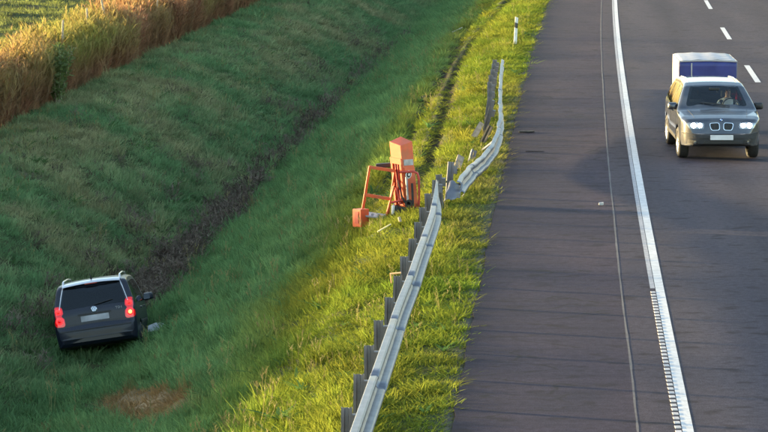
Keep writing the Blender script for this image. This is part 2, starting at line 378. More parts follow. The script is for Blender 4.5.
def reed_mesh(name, m, n=11):
    mb = MB()
    for k in range(n):
        a = random.uniform(0, 6.283); r = .22 * math.sqrt(random.random()); h = random.uniform(1.25, 2.15); l = random.uniform(.02, .16)
        x = r * math.cos(a); y = r * math.sin(a); az = random.uniform(0, 6.28)
        blade(mb, x, y, h, .013, l, az, .6)
        for q in range(9):
            t = random.uniform(.12, .95); o = l * h * t; n0 = len(mb.v)
            blade(mb, x + math.cos(az) * o, y + math.sin(az) * o, random.uniform(.25, .55), .034, random.uniform(.35, 1.1), random.uniform(0, 6.28), .8)
            mb.v[n0:] = [(vx, vy, vz + h * t * .93) for vx, vy, vz in mb.v[n0:]]
        for q in range(5):      # feathery head
            n0 = len(mb.v)
            blade(mb, x + math.cos(az) * l * h, y + math.sin(az) * l * h, random.uniform(.12, .24), .02, random.uniform(.3, .9), random.uniform(0, 6.28), .8)
            mb.v[n0:] = [(vx, vy, vz + h * .93) for vx, vy, vz in mb.v[n0:]]
    return mb.mesh(name, m)
def scatter(name, pts, rot, scl, tint, idx, meshes, green=None, label=None, cat=None):
    me = bpy.data.meshes.new(name); me.vertices.add(len(pts)); me.vertices.foreach_set('co', pts.astype(np.float32).ravel())
    for nm, typ, dat, key in (('rot', 'FLOAT_VECTOR', rot, 'vector'), ('scl', 'FLOAT_VECTOR', scl, 'vector'), ('tint', 'FLOAT_COLOR', np.c_[tint, np.ones(len(tint))], 'color'), ('idx', 'INT', idx, 'value'), ('green', 'FLOAT', green if green is not None else np.zeros(len(pts)), 'value')):
        a = me.attributes.new(nm, typ, 'POINT'); a.data.foreach_set(key, np.ascontiguousarray(dat, dtype=np.int32 if typ == 'INT' else np.float32).ravel())
    o = bpy.data.objects.new(name, me); link(o); tag(o, label, cat, kind='stuff')
    src = bpy.data.collections.new(name + '_source')
    for k, mm in enumerate(meshes): src.objects.link(bpy.data.objects.new('%s_clump_%02d' % (name, k), mm))
    ng = bpy.data.node_groups.new(name, 'GeometryNodeTree')
    ng.interface.new_socket('Geometry', in_out='INPUT', socket_type='NodeSocketGeometry'); ng.interface.new_socket('Geometry', in_out='OUTPUT', socket_type='NodeSocketGeometry')
    gi = ng.nodes.new('NodeGroupInput'); go = ng.nodes.new('NodeGroupOutput'); ip = ng.nodes.new('GeometryNodeInstanceOnPoints')
    ci = ng.nodes.new('GeometryNodeCollectionInfo'); ci.inputs['Collection'].default_value = src; ci.inputs['Separate Children'].default_value = True; ci.inputs['Reset Children'].default_value = True
    def na(nm, typ): a = ng.nodes.new('GeometryNodeInputNamedAttribute'); a.data_type = typ; a.inputs[0].default_value = nm; return a.outputs[0]
    L = ng.links
    L.new(gi.outputs[0], ip.inputs['Points']); L.new(ci.outputs[0], ip.inputs['Instance']); ip.inputs['Pick Instance'].default_value = True
    L.new(na('idx', 'INT'), ip.inputs['Instance Index'])
    er = ng.nodes.new('FunctionNodeEulerToRotation'); L.new(na('rot', 'FLOAT_VECTOR'), er.inputs[0]); L.new(er.outputs[0], ip.inputs['Rotation'])
    L.new(na('scl', 'FLOAT_VECTOR'), ip.inputs['Scale']); L.new(ip.outputs[0], go.inputs[0])
    md = o.modifiers.new('scatter', 'NODES'); md.node_group = ng; return o
def inview(X, Y, z, mx=.12):
    """keeps what stands near the pictured stretch of verge (with a generous margin)"""
    u = X / np.maximum(Y, 1); return (np.abs(u) < .134 + mx * .25 + 3.0 / Y)
def lerp(a, b, t): return np.asarray(a)[None] * (1 - t[:, None]) + np.asarray(b)[None] * t[:, None]

def grass():
    # candidates: density falls off with distance, as blades get too small to see
    n = 125000
    Y = 31 + (205 - 31) * rng.random(n) ** 1.6; s = rng.uniform(.02, 15.6, n); X = edge(Y) - s
    k = inview(X, Y, 0); Y, s, X = Y[k], s[k], X[k]
    bare = np.maximum(rut(s, Y) * 1.15, patch_mask(X, Y) * .45)
    bare = np.maximum(bare, np.clip(1 - s / (.10 + .28 * fbm(Y * .9, 3.3)), 0, 1)); bare = np.maximum(bare, ditch_mask(s, Y) * .75)
    k = rng.random(len(Y)) > bare; Y, s, X = Y[k], s[k], X[k]
    Z = zland(X, Y); m = len(Y)
    big = fbm(X * .45, Y * .3); fine = fbm(X * 2.6 + 9, Y * 1.8, 2); rnd = rng.random(m)
    verge = lerp((.135, .20, .028), (.235, .235, .038), np.clip(big * 1.5 - .3 + .5 * (fine - .5) + .3 * (rnd - .5), 0, 1))
    slope = lerp((.115, .235, .095), (.20, .32, .12), np.clip(fine * 1.3 - .15 + .4 * (rnd - .5), 0, 1))
    bank = lerp((.15, .265, .115), (.31, .30, .155), np.clip(big * 2.2 - .75 + .7 * (fine - .5) + .5 * (rnd - .5), 0, 1))
    t1 = np.clip((s - 2.2 - 1.3 * big) / 1.6, 0, 1); t2 = np.clip((s - 8.3) / 1.6, 0, 1)
    tint = verge * (1 - t1[:, None]) + slope * t1[:, None]; tint = tint * (1 - t2[:, None]) + bank * t2[:, None]
    near_patch = np.clip(patch_mask(X, Y) * 3, 0, 1); tint = tint * (1 - near_patch[:, None]) + np.array([.30, .19, .085])[None] * near_patch[:, None]
    gritty = np.clip(1 - s / 1.1, 0, 1) * np.clip(1.6 * fbm(X * 3, Y * 2) - .3, 0, 1) * np.clip((Y - 48) / 6, 0, 1) * np.clip((88 - Y) / 8, 0, 1)
    tint = tint * (1 - gritty[:, None] * .8) + np.array([.17, .135, .085])[None] * gritty[:, None] * .8
    tint = tint * (rng.uniform(.62, 1.3, m) * (.7 + .6 * fbm(X * 2.3 + 60, Y * 1.6, 2)))[:, None]
    hgt = np.where(s < 2.6, .52, .88) * (.30 + 1.5 * np.clip(fbm(X * 1.9 + 3, Y * 1.4, 2) * 1.5 - .25, 0, 1)) * rng.uniform(.75, 1.25, m) * np.where(s > 10, .85, 1)
    hgt = hgt * np.clip(.45 + s * .6, 0, 1) * (1 - .85 * np.clip(3.2 * rut(s, Y) + 2.2 * rut(s, Y + 1.2) + 1.6 * rut(s, Y + 2.4), 0, 1)) * (1 - .62 * np.clip(1.5 * patch_mask(X, Y + 1.0) + 2 * patch_mask(X, Y), 0, 1))
    wid = rng.uniform(.85, 1.3, m) * (1 + .7 * np.clip((Y - 60) / 90, 0, 1))
    idx = np.where(rng.random(m) < .5, rng.integers(0, 4, m), rng.integers(4, 8, m))
    rot = np.c_[rng.normal(0, .12, m), rng.normal(0, .12, m), rng.uniform(0, 6.283, m)]
    ms = [tuft_mesh('short_tuft', 18, .15, .09, .20, .014, .5, M['grass']) for _ in range(4)] + [tuft_mesh('long_tuft', 15, .14, .14, .32, .015, .75, M['grass']) for _ in range(4)]
    scatter('grass', np.c_[X, Y, Z - .012], rot, np.c_[wid, wid, hgt], tint, idx, ms, label='rough green grass covering verge, slope and ditch banks', cat='grass')
    # field beyond the reeds: mown swaths
    n = 26000; Y = rng.uniform(95, 250, n); s = rng.uniform(16.8, 60, n); X = edge(Y) - s; k = inview(X, Y, 0, .25); Y, s, X = Y[k], s[k], X[k]; m = len(Y)
    sw = np.clip(np.sin((Y + .35 * X) * 2 * math.pi / 6.5) * 1.6 - .6, 0, 1)
    tint = lerp((.20, .235, .075), (.10, .12, .05), sw) * rng.uniform(.75, 1.2, m)[:, None]
    scatter('meadow_grass', np.c_[X, Y, zland(X, Y)], np.c_[rng.normal(0, .15, m), rng.normal(0, .15, m), rng.uniform(0, 6.28, m)], np.c_[2.2 + 0 * X, 2.2 + 0 * X, .8 + .6 * sw], tint, rng.integers(0, 4, m), ms[:4], label='pale mown meadow grass beyond the reeds', cat='grass')
    # dead weeds in the bottom of the ditch and here and there on the far bank
    n = 60000; Y = rng.uniform(58, 158, n); s = rng.uniform(7.6, 14.5, n); X = edge(Y) - s
    pr = np.maximum(ditch_mask(s, Y) * .55, np.where(s > 9.5, .05 * np.clip(fbm(X * .6, Y * .4) * 3 - 1.3, 0, 1), 0))
    k = (rng.random(n) < pr) & inview(X, Y, 0); Y, s, X = Y[k], s[k], X[k]; m = len(Y)
    tint = lerp((.10, .075, .06), (.24, .19, .145), rng.random(m)) * rng.uniform(.6, 1.2, m)[:, None]
    sc = rng.uniform(.6, 1.15, m) * np.where(s > 10.6, .6, 1)
    scatter('ditch_weeds', np.c_[X, Y, zland(X, Y) - .03], np.c_[rng.normal(0, .25, m), rng.normal(0, .25, m), rng.uniform(0, 6.28, m)], np.c_[sc, sc, sc * rng.uniform(.6, 1.1, m)], tint, rng.integers(0, 4, m), [weed_mesh('dead_weed', M['leaf']) for _ in range(4)], label='dead brown weeds along the bottom of the ditch', cat='weeds')
    # reed belt on top of the far bank; it runs on past both ends of the frame
    n = 13500; Y = rng.uniform(34, 270, n); s = 15.75 + .7 * (fbm(Y * .12, 1.7) - .5) + rng.uniform(0, 1.35, n) ; X = edge(Y) - s
    den = np.clip(.05 + 1.6 * fbm(X * .9, Y * .8), 0, 1); k = rng.random(n) < den; Y, s, X = Y[k], s[k], X[k]; m = len(Y)
    g = np.clip(1.7 * fbm(Y * .16, 8.1) - .56 + .5 * (rng.random(m) - .5), 0, 1) * np.where(Y > 112, .7, 1)
    tint = lerp((.31, .15, .09), (.36, .23, .13), rng.random(m)) * rng.uniform(.75, 1.2, m)[:, None]
    front = (s < 16.3); hs = rng.uniform(.78, 1.15, m) * np.where(Y < 70, 1.13, 1) * np.where(front, .9, 1.02) * (.85 + .3 * fbm(Y * .5, s))
    scatter('reed_belt', np.c_[X, Y, zland(X, Y) - .05], np.c_[rng.normal(0, .13, m), rng.normal(0, .13, m), rng.uniform(0, 6.28, m)], np.c_[hs, hs, hs], tint, rng.integers(0, 6, m), [reed_mesh('reed_clump', M['reed']) for _ in range(6)], green=g, label='tall orange brown reeds along the top of the far bank', cat='reeds')
grass()
def verge_weeds():
    def stalk(name):
        mb = MB()
        for k in range(4):
            a = random.uniform(0, 6.28); h = random.uniform(.30, .62); l = random.uniform(.05, .4); x = .06 * math.cos(a); y = .06 * math.sin(a); blade(mb, x, y, h, .007, l, a, .7)
            for q in range(7):
                n0 = len(mb.v); t = random.uniform(.72, 1.0); blade(mb, x + math.cos(a) * l * h * t * t, y + math.sin(a) * l * h * t * t, random.uniform(.04, .08), .012, .9, random.uniform(0, 6.28), .6); mb.v[n0:] = [(p, q_, z + h * t * .93) for p, q_, z in mb.v[n0:]]
        return mb.mesh(name, M['grass'])
    def rosette(name):
        mb = MB()
        for k in range(9): blade(mb, 0, 0, random.uniform(.14, .30), random.uniform(.04, .075), random.uniform(.9, 1.8), k * .7 + random.uniform(-.3, .3), .8)
        return mb.mesh(name, M['grass'])
    n = 5000; Y = 31 + (150 - 31) * rng.random(n) ** 1.5; s = rng.uniform(.25, 15, n); X = edge(Y) - s
    k = inview(X, Y, 0) & (rng.random(n) < np.clip(2.4 * fbm(X * .7 + 5, Y * .5) - .75, 0, 1)) & (rut(s, Y) < .1) & (patch_mask(X, Y) < .1); Y, s, X = Y[k], s[k], X[k]; m = len(Y)
    idx = np.where(rng.random(m) < .5, rng.integers(0, 3, m), rng.integers(3, 6, m)); dead = (idx < 3)
    tint = np.where(dead[:, None], np.array([.28, .25, .11])[None], np.array([.10, .19, .06])[None]) * rng.uniform(.6, 1.25, m)[:, None]
    sc = rng.uniform(.7, 1.2, m) * np.where(s < 2.3, .65, 1)
    scatter('verge_weeds', np.c_[X, Y, zland(X, Y) - .01], np.c_[rng.normal(0, .1, m), rng.normal(0, .1, m), rng.uniform(0, 6.28, m)], np.c_[sc, sc, sc], tint, idx, [stalk('seed_stalk') for _ in range(3)] + [rosette('broad_leaf') for _ in range(3)], label='seed stalks and broad leaved weeds among the verge grass', cat='weeds')
verge_weeds()
# ------------------------------------------------------------------ vehicles
def rounded(poly, r, n=5):
    out = []; k = len(poly)
    for i in range(k):
        p = Vector(poly[i]); a = Vector(poly[i - 1]); b = Vector(poly[(i + 1) % k])
        da = (a - p); db = (b - p); q = min(r, da.length * .45, db.length * .45); A = p + da.normalized() * q; B = p + db.normalized() * q
        for j in range(n + 1): t = j / n; out.append(A * (1 - t) ** 2 + p * 2 * t * (1 - t) + B * t * t)
    return out
class Body:
    """closed car shell lofted along its length; panels are laid onto it by ray casting"""
    def __init__(s, c):
        s.c = c
        top = c['top']; ys = [top[0][0]]
        for (y0, z0), (y1, z1) in zip(top[:-1], top[1:]):
            k = max(1, int(math.hypot(y1 - y0, z1 - z0) / .045)); ys += [y0 + (y1 - y0) * (j + 1) / k for j in range(k)]
        s.ys = ys; rings = []
        ty, tz = zip(*top); wy, ww = zip(*c['plan']); ly, lz = zip(*c['low'])
        for y in ys:
            zt = np.interp(y, ty, tz); W = np.interp(y, wy, ww); zl = np.interp(y, ly, lz); za = zl
            for w in c['axles']:
                d = abs(y - w)
                if d < c['arch']: za = max(za, c['wr'] + math.sqrt(c['arch'] ** 2 - d * d) - .02)
            za = min(za, zt - .08)
            def g(z):
                if z > c['belt']: return 1 - c['tumble'] * ((z - c['belt']) / (c['roof'] - c['belt'])) ** 1.15
                return 1 - .05 * max(0, (.62 - z) / .4) ** 2 + .008 * math.sin((z - .5) * 7)
            r = min(c.get('rad', .10), (zt - za) * .45); z1 = zt - r; xi = W * .70
            pts = [(0, zl), (xi * .5, zl), (xi, zl), (xi, (zl + za) / 2), (xi, za), (W * .97 * g(za), za)]
            for k in range(13): z = za + .012 + (z1 - za - .012) * k / 12; pts.append((W * g(z), z))
            xe = W * g(z1); rc = r * 1.15; cr = c.get('crown', .035)
            zedge = zt - cr * ((xe - rc) / xe) ** 2
            for k in range(1, 6): a = k / 5 * math.pi / 2; pts.append((xe - rc * (1 - math.cos(a)), z1 + (zedge - z1) * math.sin(a)))
            for k in range(1, 11): x = (xe - rc) * (1 - k / 10); pts.append((x, zt - cr * (x / xe) ** 2))
            rings.append([(x, y, z) for x, z in pts] + [(-x, y, z) for x, z in pts[-2:0:-1]])
        n = len(rings[0]); s.v = [Vector(p) for r in rings for p in r]; s.f = []
        for i in range(len(rings) - 1):
            for k in range(n): k2 = (k + 1) % n; s.f.append((i * n + k, i * n + k2, (i + 1) * n + k2, (i + 1) * n + k))
        s.f.append(tuple(range(n - 1, -1, -1))); s.f.append(tuple((len(rings) - 1) * n + k for k in range(n)))
        s.bvh = BVHTree.FromPolygons(s.v, s.f); s.cuts = []
    def hit(s, p, side):
        o, d = {'rear': (Vector((p[0], -9, p[1])), Vector((0, 1, 0))), 'front': (Vector((p[0], 9, p[1])), Vector((0, -1, 0))),
                'right': (Vector((9, p[0], p[1])), Vector((-1, 0, 0))), 'left': (Vector((-9, p[0], p[1])), Vector((1, 0, 0))), 'up': (Vector((p[0], p[1], 9)), Vector((0, 0, -1)))}[side]
        h = s.bvh.ray_cast(o, d)
        if h[0] is None:
            q = s.bvh.find_nearest(Vector((p[0], -2.1, p[1])) if side == 'rear' else (Vector((p[0], 2.1, p[1])) if side == 'front' else o)); return q[0], -d, d
        nn = h[1] if h[1].dot(d) < 0 else -h[1]
        return h[0], nn, d
    def panel(s, name, poly, side, m, parent, off=.006, r=.03, depth=.02, scales=(1, .82, .6, .35, .12), smooth=40, flat=False, cut=False):
        out = rounded(poly, r); k = len(out); cx = sum(p.x for p in out) / k; cz = sum(p.y for p in out) / k; vs = []; fs = []
        first = True; rings = []
        for sc in scales:
            row = []
            for p in out:
                h, nn, d = s.hit((cx + (p.x - cx) * sc, cz + (p.y - cz) * sc), side)
                if first: row.append(h + d * depth)
                else: row.append(h - d * off)
            if first:
                rings.append(row); row = []
                for p in out:
                    h, nn, d = s.hit((p.x, p.y), side); row.append(h - d * off)
                first = False
            rings.append(row)
        if len(scales) > 2:
            pass
        for rg in rings: vs += rg
        for i in range(len(rings) - 1):
            for j in range(k): j2 = (j + 1) % k; fs.append((i * k + j, i * k + j2, (i + 1) * k + j2, (i + 1) * k + j))
        if scales[-1] < .5: fs.append(tuple((len(rings) - 1) * k + j for j in range(k)))
        if flat:     # plate-like: use one plane through the outermost point
            ax = 1 if side in ('rear', 'front') else 0; vals = [v[ax] for v in vs[k:]]
            ext = (min(vals) if side in ('rear', 'left') else max(vals))
            vs = vs[:k] + [Vector([ext if a == ax else v[a] for a in range(3)]) for v in vs[k:]]
        if cut: s.cuts.append((side, [((p.x - cx) * .93 + cx, (p.y - cz) * .90 + cz) for p in out]))
        return MB().add(vs, fs).build(name, m, parent, smooth=smooth)
    def window(s, name, poly, side, parent, glass, r=.06, seal=True):
        if seal: s.panel('window_seal', poly, side, M['black'], parent, off=.003, r=r, depth=.012, scales=(1, .93, .90), cut=True)
        return s.panel(name, poly, side, glass, parent, off=.007, r=r, depth=.004)
    def finish(s, m, parent):
        def inside(p, poly):
            c = False; j = len(poly) - 1
            for i in range(len(poly)):
                a, b = poly[i], poly[j]
                if (a[1] > p[1]) != (b[1] > p[1]) and p[0] < (b[0] - a[0]) * (p[1] - a[1]) / (b[1] - a[1]) + a[0]: c = not c
                j = i
            return c
        keep = []
        for f in s.f:
            c = sum((s.v[i] for i in f), Vector()) / len(f); drop = False
            if len(f) == 4:
                for side, poly in s.cuts:
                    if side == 'rear' and c.y < -.8 or side == 'front' and c.y > 0: q = (c.x, c.z)
                    elif side == 'right' and c.x > .3 or side == 'left' and c.x < -.3: q = (c.y, c.z)
                    else: continue
                    if inside(q, poly): drop = True; break
            if not drop: keep.append(f)
        return MB().add(s.v, keep).build('body', m, parent, smooth=32)
def wheel(parent, x, y, r, w, side, steer=0):
    mb = MB(); k = .66 * r / .33
    o = side
    mb.lathe([(-w * .3 * o, r * .66), (w * .42 * o, r * .68), (w * .47 * o, r * .66), (w * .40 * o, r * .60)], 28)
    mb.lathe([(w * .20 * o, r * .16), (w * .36 * o, r * .14), (w * .40 * o, .0001)], 14)
    for i in range(5):
        a = i * 2 * math.pi / 5; Rm = Matrix.Rotation(a, 3, 'X'); mb.box(Rm @ Vector((w * .33 * o, 0, r * .40)), (w * .12, r * .15, r * .55), Rm)
    rim = mb.build('wheel', M['alu'], parent, smooth=40, loc=(x, y, r), rot=(0, 0, steer))
    t = MB().lathe([(-w / 2, r * .70), (-w / 2, r * .90), (-w * .42, r * .97), (-w * .25, r), (w * .25, r), (w * .42, r * .97), (w / 2, r * .90), (w / 2, r * .70), (w * .3, r * .66), (-w * .3, r * .66), (-w / 2, r * .70)], 32)
    t.build('tyre', M['rubber'], rim, smooth=50)
    MB().lathe([(w * -.28 * o, .0001), (w * -.28 * o, r * .62), (w * .05 * o, r * .62), (w * .05 * o, .0001)], 20).build('brake_disc', M['steel_dark'], rim, smooth=40)
def mirror(parent, x, y, z, s, m, rot=(0, 0, 0)):
    mb = MB(); prof = rounded([(-.12, -.085), (.12, -.07), (.11, .085), (-.10, .09)], .05)
    n = len(prof); rings = [(0, .72), (.03, .95), (.08, 1), (.12, .86), (.15, .45)]; vs = []
    for yy, k in rings: vs += [(p.x * k * s, yy, p.y * k) for p in prof]
    fs = [(i * n + j, i * n + (j + 1) % n, (i + 1) * n + (j + 1) % n, (i + 1) * n + j) for i in range(4) for j in range(n)] + [tuple(range(n)), tuple(4 * n + j for j in range(n))]
    mb.add(vs, fs); mb.box((-.15 * s, .06, -.05), (.10, .05, .035))
    o = mb.build('door_mirror', m, parent, smooth=45, loc=(x, y, z), rot=rot)
    MB().add([(p.x * .68 * s, -.002, p.y * .68) for p in prof], [tuple(range(n))]).build('mirror_glass', M['mirror'], o); return o
def seat(parent, x, y, z, m, w=.5, rest=True, rot=0):
    mb = MB(); mb.box((0, 0, .0), (w, .5, .16)); Rm = Matrix.Rotation(R(-16), 3, 'X')
    mb.box(Rm @ Vector((0, 0, .34)) + Vector((0, -.24, .02)), (w * .96, .13, .58), Rm, taper=.85)
    o = mb.build('seat', m, parent, bevel=.04, loc=(x, y, z), smooth=50, rot=(0, 0, rot))
    if rest:
        for dx in ((0,) if w < .8 else (-.38, .38)): MB().box((dx, -.44, .73), (.25, .10, .19), Matrix.Rotation(R(-10), 3, 'X')).build('headrest', m, o, bevel=.04, smooth=50)
    return o
M['mirror'] = mat('mirror_glass', (.8, .82, .85), .03, 1, var=.01)
M['glass_dark'] = glass_mat('privacy_glass', (.10, .13, .17)); M['glass'] = glass_mat('car_glass', (.72, .80, .80))
M['paint_black'] = mat('blue_black_paint', (.008, .011, .024), .40, .0, var=.15, scale=3, coat=.15)
M['paint_grey'] = mat('grey_metallic_paint', (.05, .058, .078), .33, .6, var=.08, scale=3, coat=1.0, dirt=(.16, .15, .14), dscale=1.3)
M['cloth'] = mat('seat_cloth', (.045, .048, .055), .9, var=.2, scale=40)
M['lens_red'] = mat('red_lens', (.45, .01, .012), .15, var=.15, emit=(1, .004, .006), estr=.06, coat=1)
M['lamp_red'] = mat('lit_red_lamp', (.8, .02, .02), .3, var=.05, emit=(1, .012, .015), estr=.55)
M['lamp_amber'] = mat('lit_amber_lamp', (.9, .3, .02), .3, var=.05, emit=(1, .40, .06), estr=1.2)
M['lamp_white'] = mat('lit_headlamp', (.9, .9, .9), .2, var=.02, emit=(.93, .97, 1), estr=12)
M['lens_clear'] = mat('clear_lens', (.22, .24, .26), .12, .6, var=.1, coat=1)
M['chrome'] = mat('chrome', (.75, .76, .78), .14, 1, var=.04)
M['plate'] = mat('number_plate', (.62, .63, .66), .5, var=.12, scale=4)
M['plate_dim'] = mat('number_plate_soiled', (.40, .40, .42), .6, var=.35, scale=3.5)
M['plastic_grey'] = mat('grey_plastic_cladding', (.022, .024, .029), .65, var=.15)
M['alu_dull'] = mat('dull_aluminium', (.34, .35, .37), .5, .4)
M['sky_sheen'] = mat('sky_sheen_paint', (.55, .56, .58), .3, .5, var=.05, coat=.6)  # pale tone holds a sky reflection put into the colour
M['blue'] = mat('blue_enamel', (.03, .12, .42), .3, var=.05)
M['red_matte'] = mat('red_reflector', (.5, .02, .02), .3, var=.1)

def ditch_car():
    t = empty('crashed_car', (-6.07, 61.95, -3.94), (0, 0, 0)); t.rotation_mode = 'YXZ'; t.rotation_euler = (R(-8.0), R(-8.2), R(1.5))
    tag(t, 'dark blue black car with lit red tail lamps nose down in the ditch', 'car')
    c = dict(top=[(-2.20, .62), (-2.185, .70), (-2.15, .745), (-2.135, 1.0), (-2.10, 1.08), (-1.90, 1.56), (-1.84, 1.615), (-1.6, 1.66), (-.6, 1.69), (.2, 1.67), (.55, 1.61), (.75, 1.54), (1.45, 1.09), (1.55, 1.05), (2.0, .92), (2.14, .80), (2.2, .6)],
             plan=[(-2.2, .74), (-2.17, .80), (-2.1, .865), (-1.9, .885), (-1.2, .897), (1.2, .897), (1.8, .86), (2.05, .78), (2.15, .66), (2.2, .5)],
             low=[(-2.2, .38), (-2.12, .30), (-1.8, .24), (1.8, .22), (2.1, .26), (2.2, .34)], axles=(-1.34, 1.34), arch=.385, wr=.315, belt=1.0, roof=1.69, tumble=.20, rad=.085)
    b = Body(c); G = M['glass_dark']
    rw = b.window('rear_window', [(-.70, 1.10), (.70, 1.10), (.585, 1.555), (-.585, 1.555)], 'rear', t, G, r=.07)
    for side in ('left', 'right'):
        b.window('side_window', [(-1.98, 1.06), (-1.38, 1.05), (-1.38, 1.52), (-1.74, 1.53)], side, t, G)
        b.window('side_window', [(-1.30, 1.05), (-.32, 1.04), (-.32, 1.55), (-1.30, 1.53)], side, t, G)
        b.window('side_window', [(-.24, 1.04), (.95, 1.05), (.62, 1.40), (.30, 1.53), (-.24, 1.55)], side, t, G)
        b.panel('side_moulding', [(-.95, .58), (1.0, .58), (1.0, .64), (-.95, .64)], side, M['black'], t, off=.012, r=.02)
        for y in (-.62, .42): b.panel('door_handle', [(y - .11, .90), (y + .11, .91), (y + .11, .94), (y - .11, .93)], side, M['paint_black'], t, off=.03, r=.02)
    b.window('windscreen', [(-.74, 1.14), (.74, 1.14), (.60, 1.53), (-.60, 1.53)], 'front', t, M['glass'])
    b.finish(M['paint_black'], t)
    # tailgate shut lines, lamps, bumper, plate
    b.panel('tailgate_gap', [(-.73, .755), (.73, .755), (.73, .763), (-.73, .763)], 'rear', M['black'], t, off=.004, r=.004)
    for sx in (-1, 1):
        X = lambda *p: [(sx * x, z) for x, z in p][::sx]
        l = b.panel('tail_lamp', X((.635, .745), (.865, .755), (.85, 1.19), (.675, 1.18)), 'rear', M['lens_red'], t, off=.014, r=.08)
        for zc, rr, mm, nm in ((1.07, .060, 'lamp_red', 'upper_lamp'), (.875, .075, 'lamp_red', 'lower_lamp')):
            h, nn, d = b.hit((sx * .757, zc), 'rear'); y = h.y - .022
            MB().lathe([(0, rr), (-.012, rr * .9), (-.014, rr * .55), (-.006, rr * .5)], 20, 'y').build(nm, M[mm], l, smooth=40, loc=(sx * .757, y, zc))
            MB().lathe([(-.004, rr * .5), (-.010, rr * .4), (-.012, .0001)], 16, 'y').build('lamp_centre', M['lamp_amber'] if (sx > 0 and zc < 1) else M['lens_red'], l, smooth=40, loc=(sx * .757, y, zc))
        b.panel('reflector', X((.55, .52), (.70, .52), (.70, .56), (.55, .56)), 'rear', M['red_matte'], t, off=.010, r=.015)
    bp = b.panel('bumper', [(-.80, .46), (.80, .46), (.80, .69), (-.80, .69)], 'rear', M['paint_black'], t, off=.03, r=.07, scales=(1, .9, .6, .2))
    b.panel('bumper_strip', [(-.76, .625), (.76, .625), (.76, .655), (-.76, .655)], 'rear', M['black'], bp, off=.045, r=.014)
    b.panel('number_plate', [(-.30, .80), (.30, .80), (.30, .92), (-.30, .92)], 'rear', M['plate_dim'], t, off=.012, r=.012, flat=True)
    b.panel('plate_light_bar', [(-.36, .940), (.36, .940), (.35, .968), (-.35, .968)], 'rear', M['black'], t, off=.02, r=.012)
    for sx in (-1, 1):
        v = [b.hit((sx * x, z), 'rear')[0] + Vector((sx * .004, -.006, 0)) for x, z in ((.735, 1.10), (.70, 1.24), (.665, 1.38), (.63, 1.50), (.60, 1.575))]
        MB().tube(v, .013, 6).build('pillar_sheen_strip', M['sky_sheen'], t, smooth=60)  # strip added along the pillar edge, a painted sky reflection
    # round badge
    h, nn, d = b.hit((0, 1.035), 'rear')
    bd = MB().lathe([(0, .066), (-.012, .064), (-.016, .056), (-.010, .052)], 28, 'y').build('badge_ring', M['chrome'], t, smooth=40, loc=(0, h.y - .004, 1.035))
    bd.rotation_euler = (R(-10), 0, 0)
    MB().lathe([(-.004, .056), (-.006, .0001)], 24, 'y').build('badge_field', mat('badge_blue', (.30, .34, .42), .3, .3), bd)
    def strokes(mb, pts):
        for a, q in zip(pts[:-1], pts[1:]):
            a = Vector((a[0], -.010, a[1])); q = Vector((q[0], -.010, q[1])); v = q - a; ang = math.atan2(v.z, v.x)
            mb.box((a + q) / 2, (v.length + .006, .006, .010), Matrix.Rotation(-ang, 3, 'Y'))
    mb = MB(); strokes(mb, [(-.026, .046), (0, .004), (.026, .046)]); strokes(mb, [(-.048, .022), (-.024, -.044), (0, -.006), (.024, -.044), (.048, .022)]); mb.build('badge_letters', M['chrome'], bd)
    mb = MB()
    for k, st in enumerate((((0, 1), (1, 1)), ((.5, 1), (.5, 0)))): pass
    def glyph(x0, segs):
        for a, q in segs:
            A = Vector((x0 + a[0] * .038, 0, a[1] * .042)); Q = Vector((x0 + q[0] * .038, 0, q[1] * .042)); v = Q - A
            mb.box((A + Q) / 2, (v.length + .007, .006, .008), Matrix.Rotation(-math.atan2(v.z, v.x), 3, 'Y'))
    glyph(0, [((0, 1), (1, 1)), ((.5, 1), (.5, 0))]); glyph(.055, [((0, 0), (0, 1)), ((0, 1), (.7, 1)), ((.7, 1), (1, .5)), ((1, .5), (.7, 0)), ((.7, 0), (0, 0))]); glyph(.11, [((.4, 0), (.4, 1))])
    h, nn, d = b.hit((.52, 1.0), 'rear'); mb.build('model_lettering', M['alu_dull'], t, loc=(.46, h.y - .008, .985))
    h1, _, _ = b.hit((0, 1.13), 'rear'); h2, _, _ = b.hit((.42, 1.19), 'rear')
    MB().tube([h1 + Vector((0, -.03, 0)), (h1 + h2) / 2 + Vector((0, -.035, 0)), h2 + Vector((0, -.02, 0))], .009, 6).build('rear_wiper', M['black'], t)
    # spoiler lip over the rear window and roof rails
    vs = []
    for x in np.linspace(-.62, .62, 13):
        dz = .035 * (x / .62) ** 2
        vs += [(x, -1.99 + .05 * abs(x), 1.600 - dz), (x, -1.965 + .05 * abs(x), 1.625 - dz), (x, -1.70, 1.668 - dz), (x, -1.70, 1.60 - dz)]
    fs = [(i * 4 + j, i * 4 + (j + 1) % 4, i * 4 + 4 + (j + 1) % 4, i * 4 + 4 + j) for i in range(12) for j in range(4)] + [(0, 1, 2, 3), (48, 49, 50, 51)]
    sp = MB().add(vs, fs).build('roof_spoiler', M['sky_sheen'], t, smooth=40)  # pale lip: sky reflection painted into its colour
    MB().box((0, -1.985, 1.588), (.26, .012, .016)).build('high_brake_lamp', M['red_matte'], sp)
    for sx in (-1, 1):
        MB().tube([(sx * .615, -1.72, 1.60), (sx * .61, -1.66, 1.675), (sx * .605, -1.5, 1.70), (sx * .60, -.5, 1.735), (sx * .60, .25, 1.715), (sx * .60, .42, 1.64)], [.022, .022, .018, .018, .018, .02], 8).build('roof_rail', M['alu'], t, smooth=60)
        for y in (-1.34, 1.34): wheel(t, sx * .79, y, .315, .21, sx)
    MB().tube([(0, -1.62, 1.66), (0, -1.68, 1.72), (0, -1.86, 1.80)], [.02, .012, .004], 6).build('aerial', M['black'], t)
